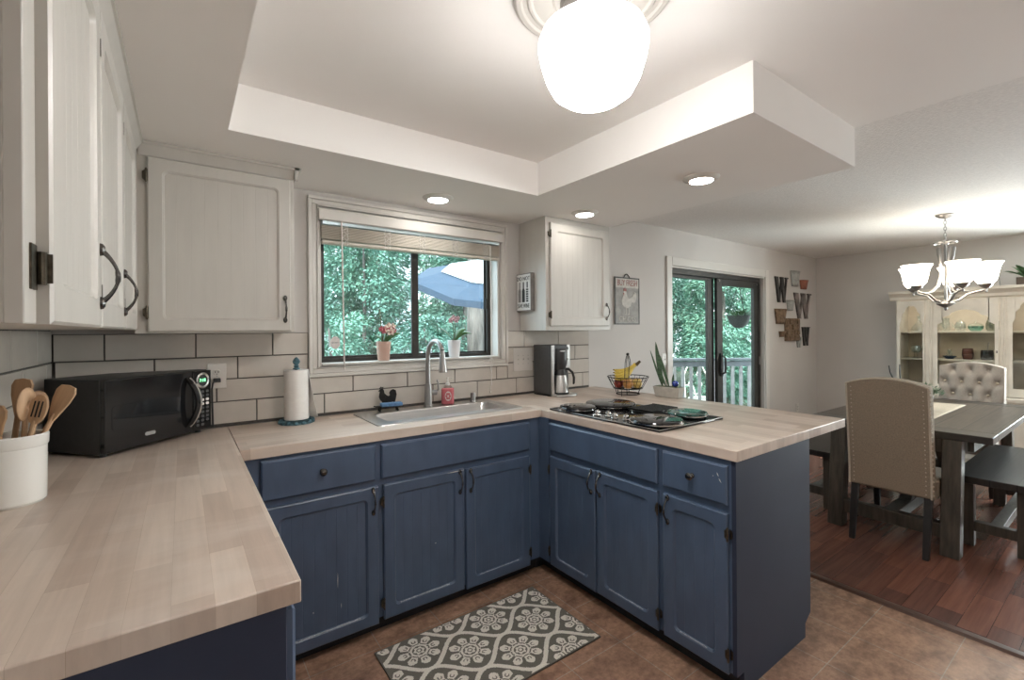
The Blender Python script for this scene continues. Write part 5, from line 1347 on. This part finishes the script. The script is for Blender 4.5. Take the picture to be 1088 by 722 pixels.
ware('copper_cup', 'small copper cup on the top shelf behind the right hutch door', 'cup', [(0,0),(.035,0),(.05,.03),(.052,.07),(.040,.10),(.036,.10),(.046,.07),(0,.01)], -2.075, S1, M['glassc'])
ware('glass_goblet', 'cut glass goblet on the lower shelf behind the right hutch door', 'glass', [(0,0),(.035,0),(.006,.01),(.006,.05),(.04,.075),(.05,.13),(.04,.165),(.037,.165),(.046,.13),(.036,.08),(0,.06)], -2.065, S2, M['glassc'])
pp = thing('potted_plant', 'leafy green plant in a brown box on top of the hutch', 'potted plant', (7.50, -2.085, 1.8855))
obj('pot', MB().box(-.07, .07, -.12, .12, 0, .085), var('brown_box', (.085,.058,.042), .2, 12, .6), pp, bevel=.003)
random.seed(5); 
for k in range(22):
    a = 2*PI*k*.382; el = .25+.9*((k*7) % 10)/10; L = .12+.05*((k*3) % 5)/5
    p = Vector((.03*math.cos(a), .06*math.sin(a), .075)); d = Vector((math.cos(a)*math.cos(el), math.sin(a)*math.cos(el)*1.2, math.sin(el)))
    obj('leaf', MB().leaf(p, p+d*L+Vector((0,0,.02)), .075, n=6, fold=.15, droop=.015), M['leaf'], pp, solid=.001)
m = MB()
dk = thing('metal_ornament', 'long thin metal ornament lying on top of the hutch behind the chandelier', 'ornament', (7.60, -1.66, 1.8855))
m.tube([(0, .16, .003), (.01, .13, .09), (.015, .05, .15), (.02, -.05, .175), (.02, -.14, .185)], .006, 6); m.tube([(0, -.17, .003), (.012, -.16, .10), (.02, -.14, .185)], .006, 6); m.tube([(.015, .05, .15), (.012, .02, .10), (.015, -.03, .13), (.02, -.05, .175)], .005, 6)
m.tube([(.018, .0, .16), (.0, -.03, .12), (.018, -.06, .172)], .004, 6); m.tube([(0, .16, .003), (0, -.17, .003)], .005, 6)
obj('frame', m, M['galv'], dk)
# ------------------------------------------------------------------ garden and deck outside
GZ = -.35
M['ground'] = var('garden_soil_and_moss', (.07,.085,.05), .5, 3, .95, bump=.5, bscale=30)
struct('garden_ground', MB().box(-8, 26, .151, 24, GZ-.3, GZ), M['ground'])
M['deckw'] = planks('grey_deck_boards', 3.0, .14, ((.30,.29,.285),(.24,.235,.23)), mortar=.006, mcol=(.03,.03,.03), rough=.7, grain=.3)
struct('deck', MB().prism([(3.2,.152),(9.45,.152),(5.0,3.28),(3.2,3.28)], -.20, -.06, 'xy'), M['deckw'])
struct('roof_eave', MB().box(2.8, 9.6, .15, .78, 2.56, 2.66), M['bronze'])
M['rail'] = M['rail']; M['railw'] = var('weathered_grey_paint', (.40,.385,.385), .15, 12, .7); M['railcap'] = var('blue_grey_cap_board', (.20,.215,.235), .15, 8, .6)
ra = thing('deck_railing', 'grey painted wooden railing with square balusters on the deck outside the sliding door', 'railing', (0, 0, 0))
P0, P1 = Vector((5.05, 3.05, 0)), Vector((9.25, .045+.16, 0)); D = (P1-P0); Ln = D.length; D.normalize()
obj('cap_rail', MB().bar(P0+Vector((0,0,.968)), P1+Vector((0,0,.968)), .13, .036), M['railcap'], ra, bevel=.003)
obj('top_rail', MB().bar(P0+Vector((0,0,.895)), P1+Vector((0,0,.895)), .04, .09), M['railcap'], ra, bevel=.003)
obj('bottom_rail', MB().bar(P0+Vector((0,0,.05)), P1+Vector((0,0,.05)), .04, .09), M['railw'], ra, bevel=.003)
k = .12
while k < Ln-.1:
    q = P0 + D*k; obj('baluster', MB().bar(q+Vector((0,0,.09)), q+Vector((0,0,.86)), .042, .042, up=D), M['railw'], ra); k += .137
for q in (P0, P0+D*(Ln*.585), P1-D*.05): obj('post', MB().bar(q+Vector((0,0,-.06)), q+Vector((0,0,.95)), .09, .09, up=D), M['railw'], ra)

n = N('foliage'); oi = n.new('ShaderNodeObjectInfo')
f = n.noise(1.3, None, 3); f2 = n.noise(23, None, 2)
c1 = n.ramp(f2, [(.25, (.055,.150,.105)), (.5, (.14,.31,.225)), (.75, (.34,.52,.40))])
c1 = n.mix(n.ramp(f, [(.35, (0,0,0)), (.7, (.55,.55,.55))]), c1, (.25,.45,.40))
c1 = n.mix(1, c1, n.ramp(oi.outputs['Random'], [(0, (.72,.78,.80)), (1, (1.15,1.1,1.0))]), 'MULTIPLY')
n.set(c1, .55, 0, .3); M['foliage'] = n.m
M['bark'] = var('grey_bark', (.16,.14,.125), .5, 6, .9, bump=.9, bscale=12, bdist=.03, stretch=(3,3,.5))
def foliage_mesh(seed, H, E, nclump, per, ls, bushy=False):
    rnd = random.Random(seed); m = MB(); bm = m.bm
    for c_ in range(nclump):
        t = (c_+.5)/nclump
        if bushy: z = H*(.10+.82*rnd.random()); pr_ = math.sqrt(max(.15, 1-(z/H*1.8-.95)**2))
        else: z = H*(.03+.93*t); pr_ = 1.06-.62*t
        cr_ = E*(.20+.12*rnd.random()); rr = (E-cr_)*min(1, pr_)
        a = rnd.random()*2*PI; q = rr*(.45+.55*rnd.random()**.5)
        cc = Vector((q*math.cos(a), q*math.sin(a), z))
        outd = Vector((math.cos(a), math.sin(a), -.15))
        for i in range(per):
            v = Vector((rnd.gauss(0,1), rnd.gauss(0,1), rnd.gauss(0,.6))).normalized()*cr_*(.45+.5*rnd.random())
            p = cc+v; d = (outd*.8+v.normalized()*.6+Vector((rnd.uniform(-.5,.5), rnd.uniform(-.5,.5), rnd.uniform(-.7,.3)))).normalized()
            L = ls*rnd.uniform(.6, 1.3); s = d.cross(Vector((rnd.uniform(-.5,.5), rnd.uniform(-.5,.5), 1))).normalized(); u = s.cross(d)
            b = p+d*L; mid = p+d*L*.45
            vs_ = [bm.verts.new(x) for x in (p, mid+s*L*.26+u*L*.08, b, mid-s*L*.26+u*L*.08)]
            bm.faces.new([vs_[0], vs_[1], vs_[2]]); bm.faces.new([vs_[0], vs_[2], vs_[3]])
    return m
def trunk(H, r_, lean=.1):
    return MB().tube([(lean*math.sin(k*1.3)*.3, lean*math.cos(k*.9)*.3, H*k/6) for k in range(7)], [r_*(1.25-.15*k) if k < 6 else r_*.3 for k in range(7)], 10)
def make_tree(name, seed, H, R, nclump, per, ls, bushy, cat):
    t = thing(name, '', cat, (0, 0, GZ))
    obj('foliage', foliage_mesh(seed, H, R, nclump, per, ls, bushy), M['foliage'], t, smooth=0)
    obj('trunk', trunk(H*.85, .10 if not bushy else .05), M['bark'], t)
    return t
protoT = [make_tree('conifer_tree', 21, 5.6, 1.30, 110, 190, .105, False, 'tree'), make_tree('leafy_tree', 22, 5.4, 1.30, 110, 190, .10, True, 'tree')]
protoS = [make_tree('garden_shrub', 23, 2.2, .93, 50, 150, .085, True, 'shrub')]
used = set()
def put(protos, k, x, y, s, rz, lab, group, z=GZ):
    p = protos[k]
    o = p if p.name not in used else copy_tree(p)
    used.add(p.name if o is p else o.name)
    o.location = (x, y, z); o.scale = (s, s, s); o.rotation_euler = (0, 0, rz)
    o['label'] = lab; o['group'] = group; return o
TG = 'trees in the garden behind the house'
for k, x, y, s, rz, lab in (
    (0, 1.2, 8.1, 1, .3, 'green tree at the left edge of the kitchen window view'),
    (1, 3.95, 8.1, 1, 1.1, 'leafy tree behind the left pane of the kitchen window, above the pink pot'),
    (0, 6.7, 8.1, 1, 2.2, 'green tree behind the parasol in the right window pane'),
    (1, -.2, 10.9, 1, 5.1, 'leafy tree in the second row, left of the kitchen window view'),
    (0, 2.55, 10.9, 1, 2.9, 'second-row tree behind the left half of the left window pane'),
    (1, 5.3, 10.9, 1, 3.0, 'second-row leafy tree behind the window mullion'),
    (0, 8.05, 10.9, 1, 4.4, 'second-row tree at the right edge of the kitchen window'),
    (1, 1.0, 14.9, 1.68, 2.0, 'very tall tree at the back of the garden behind the left window pane'),
    (0, 5.5, 15.1, 1.68, 2.9, 'very tall tree at the back of the garden behind the mullion'),
    (1, 10.0, 15.3, 1.68, 4.0, 'very tall tree at the back of the garden right of the kitchen window'),
    (1, 9.9, 5.2, 1, .6, 'leafy tree at the left edge of the sliding door glass'),
    (0, 12.65, 4.2, 1, 1.9, 'green tree filling the left panel of the sliding door'),
    (1, 15.4, 3.0, 1, 2.7, 'leafy tree behind the hanging basket in the right door panel'),
    (0, 11.3, 8.0, 1, 3.6, 'second-row tree behind the left door panel'),
    (1, 14.1, 7.0, 1, 4.2, 'second-row leafy tree behind the middle stile of the sliding door'),
    (0, 16.9, 5.8, 1, .9, 'second-row tree behind the right door panel'),
    (1, 14.9, 11.2, 1.6, 1.5, 'very tall leafy tree far behind the left door panel'),
    (0, 19.6, 9.9, 1.6, 2.5, 'very tall tree far behind the right door panel')):
    put(protoT, k, x, y, s, rz, lab, TG)
SG = 'shrubs in the garden'
for x, y, s, rz, lab in (
    (.7, 5.75, 1, .2, 'shrub low at the left edge of the kitchen window view'),
    (2.6, 5.75, 1, 1.4, 'rounded shrub behind the pink orchid pot'),
    (4.45, 5.75, 1, 2.6, 'rounded shrub behind the faucet and white orchid pot'),
    (7.05, 5.75, 1, 3.9, 'rounded shrub right of the thick grey trunk'),
    (10.4, 2.95, .9, .9, 'shrub behind the balusters in the left door panel'),
    (12.3, 1.85, .9, 2.1, 'shrub behind the balusters at the middle of the sliding door'),
    (14.1, .85, .9, 3.3, 'shrub behind the balusters in the right door panel')):
    put(protoS, 0, x, y, s, rz, lab, SG)
o = thing('fir_trunk', 'thick grey fir trunk behind the parasol at the right edge of the kitchen window', 'tree', (5.75, 5.80, GZ))
obj('trunk', MB().tube([(.02*math.sin(k*2.1), .02*math.cos(k*1.7), k*.9) for k in range(9)], [.30-.012*k for k in range(9)], 14), M['bark'], o)
for z_, a_ in ((4.6, .4), (5.4, 2.2), (6.2, 3.8)): obj('branch', MB().tube([(.15*math.cos(a_), .15*math.sin(a_), z_), (.26*math.cos(a_), .26*math.sin(a_), z_+.08), (.33*math.cos(a_), .33*math.sin(a_), z_+.10)], [.06, .04, .03], 7), M['bark'], o)

M['navy_cloth'] = var('navy_canvas', (.022,.045,.078), .12, 8, .8); M['skylit_cloth'] = var('skylit_canvas', (.42,.45,.45), .06, 8, .8)  # pale cloth puts sky light into the top of the navy canopy
um = thing('patio_umbrella', 'navy patio parasol with its sky-lit top painted pale outside the right pane of the kitchen window', 'umbrella', (4.62, 3.25, GZ))
um.rotation_euler = (0, 0, .1)
RT = Matrix.Rotation(-.12, 3, 'Y') @ Matrix.Rotation(.30, 3, 'X')
def up_(p): q = RT @ Vector(p); return q + Vector((0, 0, 2.56))
ns = 8; Rr = 1.45
m = MB(); rim = [up_((Rr*math.cos(2*PI*k/ns+PI/8), Rr*math.sin(2*PI*k/ns+PI/8), 0)) for k in range(ns)]; mid = [up_((.94*math.cos(2*PI*k/ns+PI/8), .94*math.sin(2*PI*k/ns+PI/8), .155)) for k in range(ns)]
rv = [m.bm.verts.new(p) for p in rim]; mv = [m.bm.verts.new(p) for p in mid]; lw = [m.bm.verts.new(p+Vector((0, 0, -.09))) for p in rim]
for k in range(ns): m.face([rv[k], rv[(k+1) % ns], mv[(k+1) % ns], mv[k]]); m.face([rv[k], lw[k], lw[(k+1) % ns], rv[(k+1) % ns]])
obj('canopy', m, M['navy_cloth'], um, smooth=0, solid=.004)
m = MB(); mv = [m.bm.verts.new(up_((1.0*math.cos(2*PI*k/ns+PI/8), 1.0*math.sin(2*PI*k/ns+PI/8), .156))) for k in range(ns)]; tp = m.bm.verts.new(up_((0, 0, .44)))
for k in range(ns): m.face([mv[k], mv[(k+1) % ns], tp])
obj('skylit_canopy', m, M['skylit_cloth'], um, smooth=0, solid=.004)
obj('pole', MB().tube([(0, 0, .05), (0, 0, 2.56), up_((0, 0, .46))], .022, 10), M['railcap'], um)
for k in range(ns): obj('rib', MB().bar(up_((0, 0, .40)), rim[k]+Vector((0, 0, -.015)), .014, .014), M['railcap'], um)
obj('base', MB().lathe([(0, 0), (.26, 0), (.27, .03), (.06, .07), (.035, .25), (0, .25)], n=24), M['railcap'], um)

hb = thing('hanging_basket', 'dark hanging plant basket seen through the right panel of the sliding door', 'hanging basket', (6.872, .634, 1.60))
obj('bowl', MB().lathe([(0, -.13), (.06, -.12), (.12, -.06), (.15, .03), (.155, .05), (.145, .05), (0, .03)], n=24), M['charcoal'], hb)
random.seed(9); m = MB()
for k in range(220):
    a = random.uniform(0, 2*PI); r_ = .15*random.random()**.5; p = Vector((r_*math.cos(a), r_*math.sin(a), .04+random.uniform(0, .06)))
    d = Vector((math.cos(a), math.sin(a), random.uniform(-.5, 1))).normalized(); m.leaf(p, p+d*random.uniform(.05, .09), .022, n=2)
obj('foliage', m, M['leaf'], hb, smooth=0)
m = MB()
for k in range(3):
    a = 2*PI*k/3; m.tube([(.15*math.cos(a), .15*math.sin(a), .05), (0, 0, .50)], .0035, 5)
m.tube([(0, 0, .49), (0, 0, .962)], .004, 6)
obj('chain', m, M['iron'], hb)
wc = thing('wire_garden_chair', 'white wire garden chair behind the balusters in the right door panel', 'chair', (8.75, 2.35, GZ), -.4)
m = MB()
m.tube([(-.25, .22, .45), (-.25, .26, .9), (-.12, .28, 1.15), (.12, .28, 1.15), (.25, .26, .9), (.25, .22, .45)], .014, 7)
for s in (-1, 1):
    m.tube([(s*.03, .24, .5), (s*.16, .26, .7), (s*.04, .27, .9), (s*.14, .28, 1.1)], .009, 6); m.tube([(s*.25, .22, .7), (s*.30, -.1, .72), (s*.27, -.22, .45)], .012, 6)
obj('back_frame', m, M['ceramic'], wc)
m = MB(); m.tube(circ(.27, .45, 24), .014, 7, True)
for k in range(-3, 4): m.tube([(k*.07, -math.sqrt(.27**2-(k*.07)**2), .45), (k*.07, math.sqrt(.27**2-(k*.07)**2), .45)], .006, 5)
obj('seat', m, M['ceramic'], wc)
for x, y in ((-.2, -.18), (.2, -.18), (-.2, .18), (.2, .18)): obj('leg', MB().tube([(x, y, .45), (x*1.2, y*1.2, .0)], .012, 7), M['ceramic'], wc)
